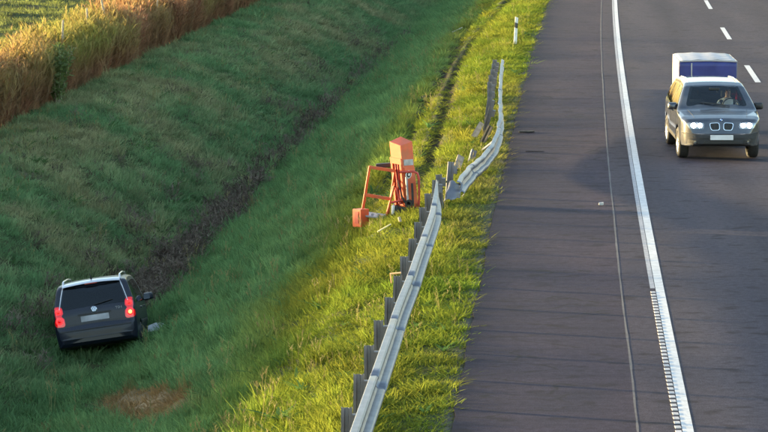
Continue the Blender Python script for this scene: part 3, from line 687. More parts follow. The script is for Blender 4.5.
    mirror(t, -.97, .72, 1.12, -1, M['alu_dull']); mirror(t, .98, .70, 1.10, 1, M['paint_black'], (0, 0, R(-25)))
    MB().box((0, -.1, .42), (1.45, 3.0, .06)).build('cabin_floor', M['black'], t)
    seat(t, 0, -.75, .62, M['cloth'], 1.25); seat(t, -.38, .25, .60, M['cloth']); seat(t, .38, .25, .60, M['cloth'])
    MB().box((0, 1.05, .88), (1.4, .35, .25)).build('dashboard', M['black'], t, bevel=.06)
ditch_car()

def person_driver():
    """seated driver: one continuous body grown over a skeleton"""
    J = {'pelvis': (0, 0, 0, .15), 'waist': (0, -.04, .18, .135), 'chest': (0, -.10, .38, .155), 'collar': (0, -.12, .52, .10), 'neck': (0, -.115, .60, .055), 'jaw': (0, -.08, .68, .070), 'head': (0, -.085, .77, .092), 'crown': (0, -.095, .845, .066),
         'nose': (0, .018, .735, .018)}
    E_ = [('pelvis', 'waist'), ('waist', 'chest'), ('chest', 'collar'), ('collar', 'neck'), ('neck', 'jaw'), ('jaw', 'head'), ('head', 'crown'), ('head', 'nose')]
    for s, n in ((-1, 'l'), (1, 'r')):
        J.update({'sh' + n: (s * .20, -.12, .48, .065), 'el' + n: (s * .27, .10, .30, .045), 'wr' + n: (s * .17, .36, .36, .030), 'pa' + n: (s * .155, .43, .38, .030),
                  'hip' + n: (s * .10, .05, -.02, .10), 'kn' + n: (s * .14, .48, .05, .065), 'an' + n: (s * .13, .72, -.30, .045), 'to' + n: (s * .13, .90, -.33, .035)})
        E_ += [('collar', 'sh' + n), ('sh' + n, 'el' + n), ('el' + n, 'wr' + n), ('wr' + n, 'pa' + n), ('pelvis', 'hip' + n), ('hip' + n, 'kn' + n), ('kn' + n, 'an' + n), ('an' + n, 'to' + n)]
        for k in range(4):
            fx = s * (.155 - .02 * k + .03); J['f%s%d' % (n, k)] = (fx, .465, .40 - .012 * k, .010); J['g%s%d' % (n, k)] = (fx - s * .01, .47, .37 - .012 * k, .009)
            E_ += [('pa' + n, 'f%s%d' % (n, k)), ('f%s%d' % (n, k), 'g%s%d' % (n, k))]
        J['t' + n] = (s * .12, .42, .41, .011); E_ += [('pa' + n, 't' + n)]
    names = list(J); me = bpy.data.meshes.new('person'); me.from_pydata([J[k][:3] for k in names], [(names.index(a), names.index(b)) for a, b in E_], [])
    o = bpy.data.objects.new('person', me); COL.objects.link(o); md = o.modifiers.new('skin', 'SKIN')
    for i, k in enumerate(names): me.skin_vertices[0].data[i].radius = (J[k][3], J[k][3]); me.skin_vertices[0].data[i].use_root = (k == 'pelvis')
    sd = o.modifiers.new('sub', 'SUBSURF'); sd.levels = 2; sd.render_levels = 2
    dg = bpy.context.evaluated_depsgraph_get(); em = bpy.data.meshes.new_from_object(o.evaluated_get(dg)); o.modifiers.clear(); o.data = em
    for m in (mat('white_shirt', (.72, .72, .74), .85, var=.06), mat('skin', (.48, .29, .21), .55, var=.06), mat('dark_trousers', (.03, .035, .05), .9)): em.materials.append(m)
    for p in em.polygons:
        c = p.center; p.material_index = 1 if (c.z > .58 or c.y > .34 and c.z > .28) else (2 if c.z < .04 else 0)
    em.shade_smooth()
    hr = MB(); vs = []; fs = []
    for i in range(7):
        th = i / 6 * 1.45
        for k in range(16): a = 2 * math.pi * k / 16; rr = .098 * math.sin(th) + .001; vs.append((rr * math.cos(a), -.10 + rr * 1.12 * math.sin(a) - .012 * math.sin(th), .775 + .105 * math.cos(th) - (.02 if math.sin(a) < 0 else -.015) * math.sin(th)))
    fs = [(i * 16 + k, i * 16 + (k + 1) % 16, i * 16 + 16 + (k + 1) % 16, i * 16 + 16 + k) for i in range(6) for k in range(16)]
    hr.add(vs, fs).build('hair', mat('dark_hair', (.03, .022, .016), .7), o, smooth=60)
    for sx in (-1, 1):
        MB().lathe([(0, .013), (.006, .009), (.008, .0001)], 10, 'y').build('eye', mat('eye', (.05, .04, .035), .2), o, loc=(sx * .034, .002, .77))
    return o

def suv_and_trailer():
    Yc = 66.85; tn = tangent(Yc); ang = math.pi - math.atan(tn); C = Vector(onroad(-4.76, Yc, .002)); SY = R(3.5)
    t = empty('suv', C, (0, 0, ang + SY)); tag(t, 'dark grey car with headlights on driving towards the camera', 'car')
    c = dict(top=[(-2.28, .7), (-2.24, .78), (-2.20, 1.05), (-2.15, 1.12), (-1.78, 1.56), (-1.6, 1.63), (-.6, 1.68), (.25, 1.65), (.48, 1.585), (1.20, 1.12), (1.30, 1.085), (1.85, 1.02), (2.08, .965), (2.17, .90), (2.215, .78), (2.25, .66), (2.28, .58)],
             plan=[(-2.28, .7), (-2.2, .82), (-1.9, .9), (-.5, .925), (1.5, .925), (1.90, .895), (2.08, .83), (2.18, .74), (2.25, .64), (2.28, .54)],
             low=[(-2.28, .46), (-2.1, .36), (1.9, .33), (2.2, .34), (2.28, .40)], axles=(-1.4, 1.4), arch=.43, wr=.36, belt=1.04, roof=1.68, tumble=.32, rad=.09, crown=.03)
    b = Body(c); P = M['paint_grey']; G = M['glass']
    b.window('windscreen', [(-.71, 1.16), (.71, 1.16), (.55, 1.575), (-.55, 1.575)], 'front', t, G, r=.07)
    b.window('rear_window', [(-.62, 1.16), (.62, 1.16), (.50, 1.53), (-.50, 1.53)], 'rear', t, M['glass_dark'], r=.07)
    for side in ('left', 'right'):
        b.window('side_window', [(-.16, 1.10), (.92, 1.11), (.60, 1.36), (.32, 1.52), (-.16, 1.54)], side, t, G)
        b.window('side_window', [(-1.20, 1.11), (-.24, 1.10), (-.24, 1.54), (-1.12, 1.52)], side, t, M['glass_dark'])
        b.window('side_window', [(-1.98, 1.13), (-1.30, 1.11), (-1.22, 1.50), (-1.72, 1.49)], side, t, M['glass_dark'])
        b.panel('sill_cladding', [(-.95, .36), (.95, .36), (.95, .47), (-.95, .47)], side, M['black'], t, off=.015, r=.02)
        for y in (-.78, .22): b.panel('door_handle', [(y - .11, .96), (y + .11, .97), (y + .11, 1.0), (y - .11, .99)], side, P, t, off=.03, r=.02)
        for y in (-.20, .98): b.panel('door_gap', [(y - .004, .50), (y + .004, .50), (y + .004, 1.08), (y - .004, 1.08)], side, M['black'], t, off=.003, r=.003)
    b.finish(P, t)
    for sx in (-1, 1):
        X = lambda *p: [(sx * x, z) for x, z in p][::sx]
        k = b.panel('kidney_grille', X((.035, .71), (.24, .70), (.285, .87), (.045, .885)), 'front', M['chrome'], t, off=.022, r=.06, scales=(1, .9, .86))
        b.panel('grille_mesh', X((.045, .72), (.235, .71), (.275, .862), (.055, .875)), 'front', M['black'], k, off=.008, r=.05)
        for q in range(5):
            x = .082 + q * .038; b.panel('grille_bar', X((x - .005, .735), (x + .005, .735), (x + .012, .855), (x + .002, .855)), 'front', M['steel_dark'], k, off=.018, r=.002)
        l = b.panel('headlight', X((.40, .735), (.74, .745), (.80, .865), (.60, .895), (.40, .865)), 'front', M['lens_clear'], t, off=.010, r=.04)
        for xx, rr in ((.49, .050), (.635, .055)):
            h, nn, d = b.hit((sx * xx, .81), 'front')
            MB().lathe([(.0, rr), (.03, rr * .95), (.036, rr * .6), (.038, .0001)], 20, 'y').build('lamp_bulb', M['lamp_white'], l, smooth=60, loc=(sx * xx, h.y - .004, .81))
        f_ = b.panel('fog_recess', X((.50, .40), (.72, .42), (.70, .49), (.50, .49)), 'front', M['black'], t, off=.020, r=.03)
        h, nn, d = b.hit((sx * .60, .445), 'front'); MB().lathe([(0, .034), (.04, .030), (.042, .0001)], 16, 'y').build('fog_lamp', M['lens_clear'], f_, smooth=50, loc=(sx * .60, h.y, .445))
        b.panel('tail_lamp', X((.62, .95), (.84, .98), (.80, 1.14), (.64, 1.12)), 'rear', M['lens_red'], t, off=.01, r=.03)
        mirror(t, sx * 1.03, .74, 1.14, sx, P, (0, 0, math.pi)) if False else None
        mo = mirror(t, sx * .99, .80, 1.13, sx, M['black'] if sx < 0 else P)
        MB().tube([(sx * .575, -1.62, 1.575), (sx * .565, -1.50, 1.625), (sx * .56, -.5, 1.675), (sx * .56, .12, 1.655), (sx * .565, .30, 1.60)], .016, 8).build('roof_rail', M['alu'], t, smooth=60)
        for y in (-1.4, 1.4): wheel(t, sx * .80, y, .36, .235, sx)
        # wipers
        a, _, _ = b.hit((sx * .05 - .25, 1.155), 'front'); q, _, _ = b.hit((sx * .05 + .32, 1.22), 'front')
        MB().tube([a + Vector((0, .02, .01)), (a + q) / 2 + Vector((0, .035, .02)), q + Vector((0, .02, .012))], .009, 6).build('wiper', M['black'], t)
        # bonnet crease and shut line
        v = [b.hit((sx * (.60 + .10 * (2.0 - y)), y), 'up')[0] + Vector((0, 0, .002)) for y in np.linspace(1.25, 2.02, 12)]
        MB().tube(v, .003, 5).build('bonnet_gap', M['black'], t)
    b.panel('lower_cladding', [(-.90, .345), (.90, .345), (.92, .66), (-.92, .66)], 'front', M['plastic_grey'], t, off=.014, r=.05, scales=(1, .92, .8, .6, .35, .1))
    lb = b.panel('lower_intake', [(-.44, .38), (.44, .38), (.40, .47), (-.40, .47)], 'front', M['black'], t, off=.022, r=.03)
    b.panel('bumper', [(-.80, .50), (.80, .50), (.80, .645), (-.80, .645)], 'front', M['plastic_grey'], t, off=.03, r=.03, scales=(1, .9, .6, .2))
    b.panel('under_tray', [(-.66, .335), (.66, .335), (.66, .375), (-.66, .375)], 'front', M['black'], t, off=.02, r=.015)
    b.panel('number_plate', [(-.26, .495), (.26, .495), (.26, .605), (-.26, .605)], 'front', M['plate'], t, off=.045, r=.012, flat=True)
    h, nn, d = b.hit((0, .925), 'front')
    bd = MB().lathe([(0, .041), (.010, .041), (.012, .034), (.008, .033)], 24, 'y').build('bonnet_badge', M['black'], t, smooth=40, loc=(0, h.y - .004, .93), rot=(R(45), 0, 0))
    for q in range(4):
        pts = [(0, .009, 0)] + [(.033 * math.cos((q + j / 6) * math.pi / 2), .009, .033 * math.sin((q + j / 6) * math.pi / 2)) for j in range(7)]
        MB().add(pts, [tuple(range(8))]).build('badge_quarter', M['blue'] if q % 2 else M['white'], bd)
    MB().box((0, -.2, .50), (1.5, 3.1, .06)).build('cabin_floor', M['black'], t)
    MB().box((0, 1.02, 1.0), (1.44, .34, .22)).build('dashboard', M['black'], t, bevel=.06)
    MB().box((0, .62, 1.50), (.24, .03, .07)).build('inside_mirror', M['black'], t, bevel=.01)
    seat(t, -.38, .10, .58, M['cloth']); seat(t, .38, .10, .58, M['cloth']); seat(t, 0, -.85, .60, M['cloth'], 1.15)
    sw = MB(); sw.tube([(-.38 + .19 * math.cos(k * math.pi / 10), .62 - .06 * math.sin(k * math.pi / 10), 1.10 + .18 * math.sin(k * math.pi / 10)) for k in range(21)], .015, 8); sw.box((-.38, .63, 1.10), (.34, .03, .05)); sw.build('steering_wheel', M['black'], t, smooth=60)
    Mw = Matrix.Translation(C) @ Matrix.Rotation(ang + SY, 4, 'Z')
    p = person_driver(); p.matrix_world = Mw @ Matrix.Translation((-.38, .10, .68)) @ Matrix.Scale(.97, 4); tag(p, 'driver in white shirt behind the windscreen of the oncoming car', 'person')
    # trailer
    Yt = Yc + 4.5; tt = tangent(Yt); an2 = math.pi - math.atan(tt); T = Vector(onroad(-4.78, Yt, .002))
    r = empty('trailer', T, (0, 0, an2 + R(2.0))); tag(r, 'box trailer with blue front and white tarpaulin top behind the oncoming car', 'trailer')
    W = 1.40; Lh = 1.12
    tarp = mat('white_tarpaulin', (.40, .40, .43), .6, var=.1, scale=2, dirt=(.28, .27, .26), dscale=2); btarp = mat('blue_tarpaulin', (.030, .040, .19), .45, var=.2, scale=3)
    MB().box((0, 0, .52), (W, 2 * Lh, .08)).build('floor_frame', M['galv'], r, bevel=.01)
    for sx in (-1, 1): MB().box((sx * (W / 2 - .015), 0, .74), (.03, 2 * Lh, .36)).build('side_board', M['alu'], r, bevel=.006)
    MB().box((0, Lh - .015, .74), (W - .064, .03, .36)).build('front_board', M['alu'], r, bevel=.006); MB().box((0, -Lh + .015, .74), (W - .064, .03, .36)).build('tail_board', M['alu'], r, bevel=.006)
    ny = 19; nx = 13
    def cloth(fn, nu, nv, name, m):
        vs = [fn(u / (nu - 1), v / (nv - 1)) for v in range(nv) for u in range(nu)]
        fs = [(v * nu + u, v * nu + u + 1, (v + 1) * nu + u + 1, (v + 1) * nu + u) for v in range(nv - 1) for u in range(nu - 1)]
        return MB().add(vs, fs).build(name, m, r, smooth=60, solid=.008)
    bow = lambda v: abs(math.sin(v * math.pi * 3))         # cloth sags between the four bows
    cloth(lambda u, v: (-(W / 2 + .012) + (W + .024) * u, -Lh - .01 + (2 * Lh + .02) * v, 1.86 + .020 * math.sin(u * math.pi) - .040 * bow(v) * math.sin(u * math.pi) ** .5 - .012 * abs(math.sin(u * math.pi * 3)) + (0 if 0 < u < 1 else -.03)), nx, 37, 'tarpaulin_top', tarp)
    for sx in (-1, 1):
        cloth(lambda u, v: (sx * (W / 2 + .012 + .010 * math.sin(u * 31) * (1 - v) - .02 * bow(u) * math.sin(v * math.pi)), -Lh - .01 + (2 * Lh + .02) * u, .80 + 1.04 * v), 37, 9, 'tarpaulin_side', tarp)
    fr = cloth(lambda u, v: (-(W / 2 + .005) + (W + .01) * u, Lh + .015 - .025 * math.sin(u * math.pi) * math.sin(v * math.pi) + .006 * math.sin(u * 24 + v * 3), .80 + 1.03 * v), 25, 9, 'tarpaulin_front', btarp)
    cloth(lambda u, v: (-(W / 2 + .005) + (W + .01) * u, -Lh - .015 + .006 * math.sin(u * 24), .80 + 1.03 * v), 25, 9, 'tarpaulin_back', tarp)
    cloth(lambda u, v: (-(W / 2 + .018) + (W + .036) * u, Lh + .028, 1.81 + .040 * v + .02 * math.sin(u * math.pi)), 25, 3, 'front_hem', tarp)
    for x in (.40,): MB().box((x, Lh + .032, 1.30), (.03, .008, .98)).build('strap', tarp, fr)
    for sx in (-1, 1):
        MB().tube([(sx * .55, Lh, .48), (sx * .06, Lh + .72, .46)], .03, 8).build('drawbar', M['galv'], r, smooth=60)
        wheel(r, sx * (W / 2 + .12), -.1, .29, .16, sx)
        arch = [(sx * (W / 2 + .115), -.1 + .36 * math.cos(a), .29 + .35 * math.sin(a)) for a in np.linspace(.15, math.pi - .15, 12)]
        vs = [];
        for (x, y, z) in arch: vs += [(x - .10, y, z), (x + .10, y, z)]
        MB().add(vs, [(2 * i, 2 * i + 1, 2 * i + 3, 2 * i + 2) for i in range(11)]).build('mudguard', M['black'], r, smooth=60, solid=.01)
        MB().box((sx * .6, -Lh - .03, .55), (.2, .05, .1)).build('tail_lamp', M['lens_red'], r, bevel=.01)
        MB().box((sx * .69, Lh + .004, .62), (.06, .02, .035)).build('marker_lamp', M['white'], r)
    MB().box((0, Lh + .80, .47), (.10, .22, .09)).build('coupling', M['steel_dark'], r, bevel=.015)
    MB().tube([(.0, Lh + .45, .50), (.0, Lh + .45, .86)], .024, 8).build('jockey_wheel_post', M['galv'], r, smooth=60)
suv_and_trailer()
# ------------------------------------------------------------------ guardrails
WB = [(.002, 0), (.012, -.006), (.072, -.038), (.080, -.060), (.072, -.082), (.006, -.122), (0, -.155), (.006, -.188), (.072, -.228), (.080, -.250), (.072, -.272), (.012, -.304), (.002, -.310)]
def rail(path, name, parent, prof=WB, lap=0.0):
    """W-beam swept along (s, Y, ztop, lean, squash) stations; the profile bulges towards the road"""
    vs = []; n = len(prof)
    for (s, Y, zt, lean, sq) in path:
        t = tangent(Y); side = Vector((1, -t, 0)).normalized(); p = Vector(onroad(s, Y, zt))
        cl, sl = math.cos(lean), math.sin(lean)
        for (o, h) in prof: o2 = o * sq + lap; vs.append(p + side * (o2 * cl + h * sl * (1)) + Vector((0, 0, h * cl - o2 * sl)))
    fs = [(i * n + j, i * n + j + 1, (i + 1) * n + j + 1, (i + 1) * n + j) for i in range(len(path) - 1) for j in range(n - 1)]
    o = MB().add(vs, fs).build(name, M['galv'], parent, smooth=25, solid=.005); return o
def post_mesh():
    """sigma-section steel post, its web turned across the road"""
    pl = [(-.062, .055), (-.062, 0), (-.030, 0), (-.020, .022), (.020, .022), (.030, 0), (.062, 0), (.062, .055), (.048, .055)]
    vs = [(x, y, -.55) for x, y in pl] + [(x, y, .74) for x, y in pl]; n = len(pl)
    return MB().add(vs, [(i, i + 1, n + i + 1, n + i) for i in range(n - 1)]).mesh('post', M['post'])
PM = post_mesh()
SPM = MB().box((0, 0, 0), (.07, .10, .16)).mesh('spacer', M['post'])
BOLT = MB().lathe([(0, .022), (.012, .020), (.016, .012), (.016, .0001)], 10, 'x').mesh('bolt', M['steel_dark'])
def post(parent, s, Y, top=.75, rx=0, ry=0, rz=0, spacer=True, sink=None):
    X, _, _ = onroad(s, Y); o = bpy.data.objects.new('post', PM); link(o, parent)
    o.location = (X, Y, top - .74); o.rotation_euler = (rx, ry, -math.atan(tangent(Y)) + rz)
    m = o.modifiers.new('solid', 'SOLIDIFY'); m.thickness = .006; m.offset = 0
    if spacer:
        q = bpy.data.objects.new('spacer', SPM); link(q, o); q.location = (.097, .03, .58)
        q = bpy.data.objects.new('bolt', BOLT); link(q, o); q.location = (.142, .03, .584)
    return o
g = empty('guardrail', onroad(1.02, 40, 0)); tag(g, 'straight galvanised guardrail running from the bottom edge to a broken end', 'guardrail')
g_loc = g.location.copy()
def under(o, par): o.parent = par; o.matrix_parent_inverse = Matrix.Translation(-Vector(par.location))
SR = .99
for k in range(8):
    y0 = 22.6 + 4.05 * k; y1 = min(y0 + 4.2, 54.5)
    if y0 > 54: break
    ys = np.linspace(y0, y1, 9); last = y1 > 54.4
    pth = [(SR + .02 * (vnoise(y * .35, 3.) - .5) + .10 * max(0, (y - 50) / 5), y, .755 + .03 * (vnoise(y * .3, 8.) - .5) + .06 * max(0, (y - 52.4) / 2.5) ** 2, -.50 + (.55 * max(0, (y - 50.6) / 4.3)), 1 - .75 * max(0, (y - 52.6) / 2.3)) for y in ys]
    o = rail(pth, 'rail', g, lap=.004 * (k % 2)); under(o, g)
for k in range(16):
    Y = 24.75 + 2.0 * k
    if Y > 54.8: break
    o = post(g, SR + .145, Y, .765 + .02 * (random.random() - .5), R(random.uniform(-1.5, 1.5)), R(random.uniform(-2, 2)), 0); under(o, g)
# a bent bracket left standing on one post, low sun put into its colour
Yb = 42.75
br = MB().box((0, 0, 0), (.17, .05, .02)).box((-.075, 0, -.07), (.02, .06, .14)).build('bracket', mat('sunlit_bracket', (.75, .42, .18), .5, var=.15), g, bevel=.004, loc=onroad(SR + .16, Yb, .80), rot=(0, R(-6), 0)); under(br, g); br['label'] = 'bent bracket painted a sunlit amber on top of a post'

h = empty('guardrail', onroad(.6, 70, 0)); tag(h, 'bent and twisted guardrail bowed towards the road, posts knocked over', 'guardrail')
KEY = [(54.9, .72, .72, -.30, .8), (55.6, .72, .69, -.38, .9), (57.2, .69, .62, -.50, 1), (59.5, .60, .54, -.52, 1), (62, .44, .45, -.42, 1), (64.5, .29, .48, -.32, 1), (67, .27, .53, -.25, 1), (70, .32, .60, -.18, 1), (74.4, .45, .69, -.06, 1), (79, .57, .74, 0, 1), (84.6, .68, .76, 0, 1)]
KY = [k[0] for k in KEY]; kk = lambda Y: tuple(float(np.interp(Y, KY, [k[i] for k in KEY])) for i in (1, 2, 3, 4))
def kstat(Y):
    s, z, l, q = [sum(v) / 5 for v in zip(*[kk(Y + d) for d in (-.8, -.4, 0, .4, .8)])]; cr = max(0, vnoise(Y * 1.9, 4.) - .55) * (1 if Y < 73 else .2); return (s + .03 * (vnoise(Y * 1.4, 2.) - .5) + .05 * cr, Y, z + .02 * (vnoise(Y * .9, 5.) - .5) - .05 * cr, l - .3 * cr, q * (1 - .6 * cr))
cuts = [55.0, 59.0, 63.1, 67.2, 71.3, 75.4, 79.5, 84.5]
for k, (a, b) in enumerate(zip(cuts[:-1], cuts[1:])):
    o = rail([kstat(y) for y in np.linspace(a - .06, b + .06, 21)], 'rail', h, lap=.006 * (k % 2)); under(o, h)
# torn, flattened end plate
vs = []
for i in range(7):
    for j in range(9):
        u = i / 6; w = j / 8 - .5
        vs.append((.06 - .27 * u, -.06 * u + .022 * math.sin(j * 1.6) * (1 - .6 * u) + .012 * math.sin(i * 1.3 + j), w * (.31 + .16 * u) + .03 * math.sin(i * 1.7) * (1 if j in (0, 8) else 0) - .05 * u))
o = MB().add(vs, [(i * 9 + j, i * 9 + j + 1, i * 9 + 10 + j, i * 9 + 9 + j) for i in range(6) for j in range(8)]).build('rail_end', M['galv'], h, smooth=28, solid=.006, loc=onroad(.68, 54.95, .53), rot=(R(-38), R(4), R(-20))); under(o, h); o['label'] = 'torn and flattened rail end'
for (Y, s, top, rx, ry, rz) in ((56.6, 1.10, .66, 4, -3, 0), (58.4, 1.02, .70, -6, 5, 10), (60.6, 1.02, .38, 38, -48, 20), (62.6, .92, .40, 30, 52, -30), (64.8, .86, .46, -44, 30, 15), (66.8, .80, .52, 38, 36, 40), (68.8, .74, .58, 26, 30, -10), (70.8, .70, .70, 8, 14, 0), (72.8, .72, .73, 3, 8, 0), (74.8, .72, .75, 0, 3, 0), (76.8, .76, .76, 0, 0, 0), (78.8, .78, .77, 1, -1, 0), (80.8, .82, .77, 0, 1, 0), (82.8, .84, .77, 0, 0, 0), (84.2, .86, .77, 0, 0, 0)):
    o = post(h, s, Y, top, R(rx), R(ry), R(rz), spacer=abs(rx) < 10); under(o, h)

# ------------------------------------------------------------------ delineator post
def delineator(s, Y):
    x, y, _ = onroad(s, Y); t = empty('delineator_post', (x, y, zat(x, y) - .02), (R(1), R(3), 0)); tag(t, 'white plastic roadside post with black band beyond the bent guardrail', 'delineator post')
    pl = [(p.x, p.y) for p in rounded([(-.06, -.045), (.06, -.045), (.03, .055), (-.03, .055)], .02)]; n = len(pl)
    def ring(z0a, z0b, z1a, z1b, k=1.0):     # slanted faces: left/right heights differ
        f = lambda p, a, b: a + (b - a) * (p[0] / .12 + .5)
        vs = [(p[0] * k, p[1] * k, f(p, z0a, z0b)) for p in pl] + [(p[0] * k, p[1] * k, f(p, z1a, z1b)) for p in pl]
        return MB().add(vs, [tuple(range(n - 1, -1, -1)), tuple(range(n, 2 * n))] + [(i, (i + 1) % n, n + (i + 1) % n, n + i) for i in range(n)])
    ring(-.3, -.3, .62, .58).build('shaft', M['white'], t, smooth=40); ring(.62, .58, .80, .76, 1.012).build('black_band', M['black'], t, smooth=40); ring(.80, .76, 1.0, .95).build('cap', M['white'], t, smooth=40)
    MB().box((0, -.048, .69), (.05, .012, .13)).build('reflector', M['lens_clear'], t, bevel=.004)
delineator(.72, 101.5)

# ------------------------------------------------------------------ wrecked orange machine on the verge
def machine():
    X, Y = .03, 57.2; z = zat(X, Y); t = empty('wrecked_machine', (X, Y, z - .09), (0, R(3), R(-5))); tag(t, 'leaning orange metal machine with railing and tall box wrecked on the verge', 'machine')
    O = M['orange']; sh = .15
    cor = {'F': (.40, -.10), 'R': (.63, .17), 'B': (.38, .36), 'L': (.155, .10)}
    def P(c, zz, k=1.0, up=0):
        cx, cy = .39, .13; x, y = cor[c]; return Vector((cx + (x - cx) * k + (.45 - zz) * sh, cy + (y - cy) * k, zz + up))
    def hexa(z0, z1, k, tops, name, m, par=t, bev=.008):
        vs = [P(c, z0, k) for c in 'FRBL'] + [P(c, z1 + u, k) for c, u in zip('FRBL', tops)]
        return MB().add(vs, [(3, 2, 1, 0), (4, 5, 6, 7), (0, 1, 5, 4), (1, 2, 6, 5), (2, 3, 7, 6), (3, 0, 4, 7)]).build(name, m, par, bevel=bev)
    col = hexa(.34, 1.36, .93, (0, 0, 0, 0), 'column', O)
    cap = hexa(1.30, 1.60, .97, (0, .075, .14, .05), 'column_cap', O)
    def quad(a, b, z0, z1, u0, u1, off, name, m, par, th=.012):
        d = (P(b, .8, .93) - P(a, .8, .93)); nrm = d.cross(Vector((0, 0, 1))).normalized(); nrm = nrm if nrm.y < 0 else -nrm
        vs = []
        for o_ in (off, off - th):
            for (u, zz) in ((u0, z0), (u1, z0), (u1, z1), (u0, z1)): vs.append(P(a, zz, .93).lerp(P(b, zz, .93), u) + nrm * o_)
        return MB().add(vs, [(0, 1, 2, 3), (7, 6, 5, 4), (0, 4, 5, 1), (1, 5, 6, 2), (2, 6, 7, 3), (3, 7, 4, 0)]).build(name, m, par)
    quad('L', 'F', .40, 1.30, .16, .80, .006, 'open_channel', mat('dark_red_inside', (.16, .018, .014), .6, var=.3), col)
    for u in (.05, .86): quad('L', 'F', .36, 1.34, u - .05, u + .10, .035, 'channel_flange', O, col, .04)
    for u in (.36, .58): quad('L', 'F', .42, 1.28, u - .03, u + .03, .022, 'channel_bar', M['red'], col)
    quad('L', 'F', 1.22, 1.34, -.01, 1.01, .04, 'front_lip', O, col, .05)
    quad('F', 'R', 1.20, 1.32, .12, .92, .012, 'side_vent', M['plate_grey'], col)
    pl = quad('F', 'R', .42, 1.16, .10, .98, .014, 'side_panel', O, col)
    c = P('F', 1.02, .93).lerp(P('R', 1.02, .93), .35)
    for rr, m, d in ((.085, 'white', .03), (.06, 'black', .036), (.03, 'white', .042)):
        dd = (P('R', 1, .93) - P('F', 1, .93)).normalized(); nn = Vector((dd.y, -dd.x, 0)).normalized(); q = MB().lathe([(0, rr), (.01, rr * .95), (.012, .0001)], 18, 'y').build('dial', M[m], pl, smooth=40, loc=c + nn * d); q.rotation_euler = (0, 0, math.atan2(nn.y, nn.x) - math.pi / 2)
    # railing
    rl = MB().tube([(-.38, 0, 1.14), (-.40, 0, 1.0), (-.50, -.01, .10)], .021, 8).build('railing_post', O, t, smooth=60)
    MB().tube([(.13, .0, 1.08), (.115, 0, .95), (.04, -.01, .08)], .021, 8).build('railing_post', O, t, smooth=60)
    MB().tube([(-.40, .36, 1.10), (-.42, .36, .95), (-.50, .36, .12)], .018, 8).build('railing_post', O, t, smooth=60)
    for a, b in (((-.385, -.005, 1.12), (.135, -.005, 1.075)), ((-.455, -.01, .555), (.08, -.01, .50))):
        v = Vector(b) - Vector(a); MB().box((Vector(a) + Vector(b)) / 2, (v.length, .03, .065), Matrix.Rotation(-math.atan2(v.z, v.x), 3, 'Y')).build('railing_bar', O, t, bevel=.006)
    MB().tube([(-.39, 0, 1.12), (-.41, .36, 1.09)], .018, 8).build('railing_side', O, t, smooth=60)
    MB().tube([(.24, -.13, 1.07), (.52, -.13, 1.10), (.60, -.13, 1.07), (.635, -.13, .98), (.66, -.12, .55), (.655, -.1, .12)], .024, 8).build('hoop', M['red'], t, smooth=60)
    # base: tread plate, toe box, engine and running gear
    MB().box((-.18, .16, .12), (.66, .56, .035), Matrix.Rotation(R(4), 3, 'Y')).build('tread_plate', M['plate_grey'], t, bevel=.006)
    for q in range(4): MB().box((-.40 + q * .13, -.02, .165), (.05, .06, .05), Matrix.Rotation(R(20 * q), 3, 'Z')).build('rubble_piece', M['plate_grey'], t, bevel=.01)
    bx = MB().box((-.50, -.06, .09), (.24, .24, .36), Matrix.Rotation(R(-38), 3, 'Z') @ Matrix.Rotation(R(-5), 3, 'Y')).build('toe_box', O, t, bevel=.012)
    MB().box((-.575, -.158, .10), (.10, .012, .24), Matrix.Rotation(R(-38), 3, 'Z') @ Matrix.Rotation(R(-5), 3, 'Y')).build('toe_box_panel', M['red'], bx)
    MB().box((.36, .06, .20), (.50, .40, .34), Matrix.Rotation(R(5), 3, 'Y')).build('engine_block', M['steel_dark'], t, bevel=.02)
    for (x, y, zz, r_) in ((.46, -.17, .46, .075), (.60, -.14, .28, .10), (.24, -.17, .22, .07)): MB().lathe([(-.05, r_ * .5), (-.05, r_), (.05, r_), (.05, r_ * .5), (.03, .0001)], 18, 'y').build('pulley', M['black'], t, smooth=40, loc=(x, y, zz))
    MB().lathe([(-.09, .0001), (-.09, .035), (.09, .035), (.09, .0001)], 14, 'z').build('canister', M['white'], t, smooth=50, loc=(.15, -.14, .30))
    MB().lathe([(-.05, .0001), (-.05, .03), (.05, .03), (.05, .0001)], 14, 'z').build('canister', M['plate_grey'], t, smooth=50, loc=(.50, -.20, .22))
    for a, b, m in (((.14, -.06, .78), (.02, -.10, .16), 'orange'), ((.18, -.08, .75), (.30, -.12, .42), 'red'), ((.10, -.12, .44), (.36, -.14, .52), 'red'), ((.38, -.12, .98), (.44, -.16, .50), 'plate_grey'), ((.50, -.1, .86), (.56, -.16, .30), 'steel_dark'), ((.30, -.14, .60), (.62, -.12, .10), 'steel_dark'), ((.22, -.15, .40), (.30, -.2, .02), 'steel_dark')):
        MB().tube([a, b], .024, 8).build('strut', M[m], t, smooth=60)
    MB().tube([(.20, -.05, .9), (.28, -.18, .7), (.36, -.16, .5), (.5, -.2, .4), (.56, -.2, .2)], .012, 6).build('hose', M['rubber'], t, smooth=60)
    MB().box((-.14, .42, 1.12), (.30, .12, .09), Matrix.Rotation(R(-8), 3, 'Y')).build('control_box', M['black'], t, bevel=.015)
machine()

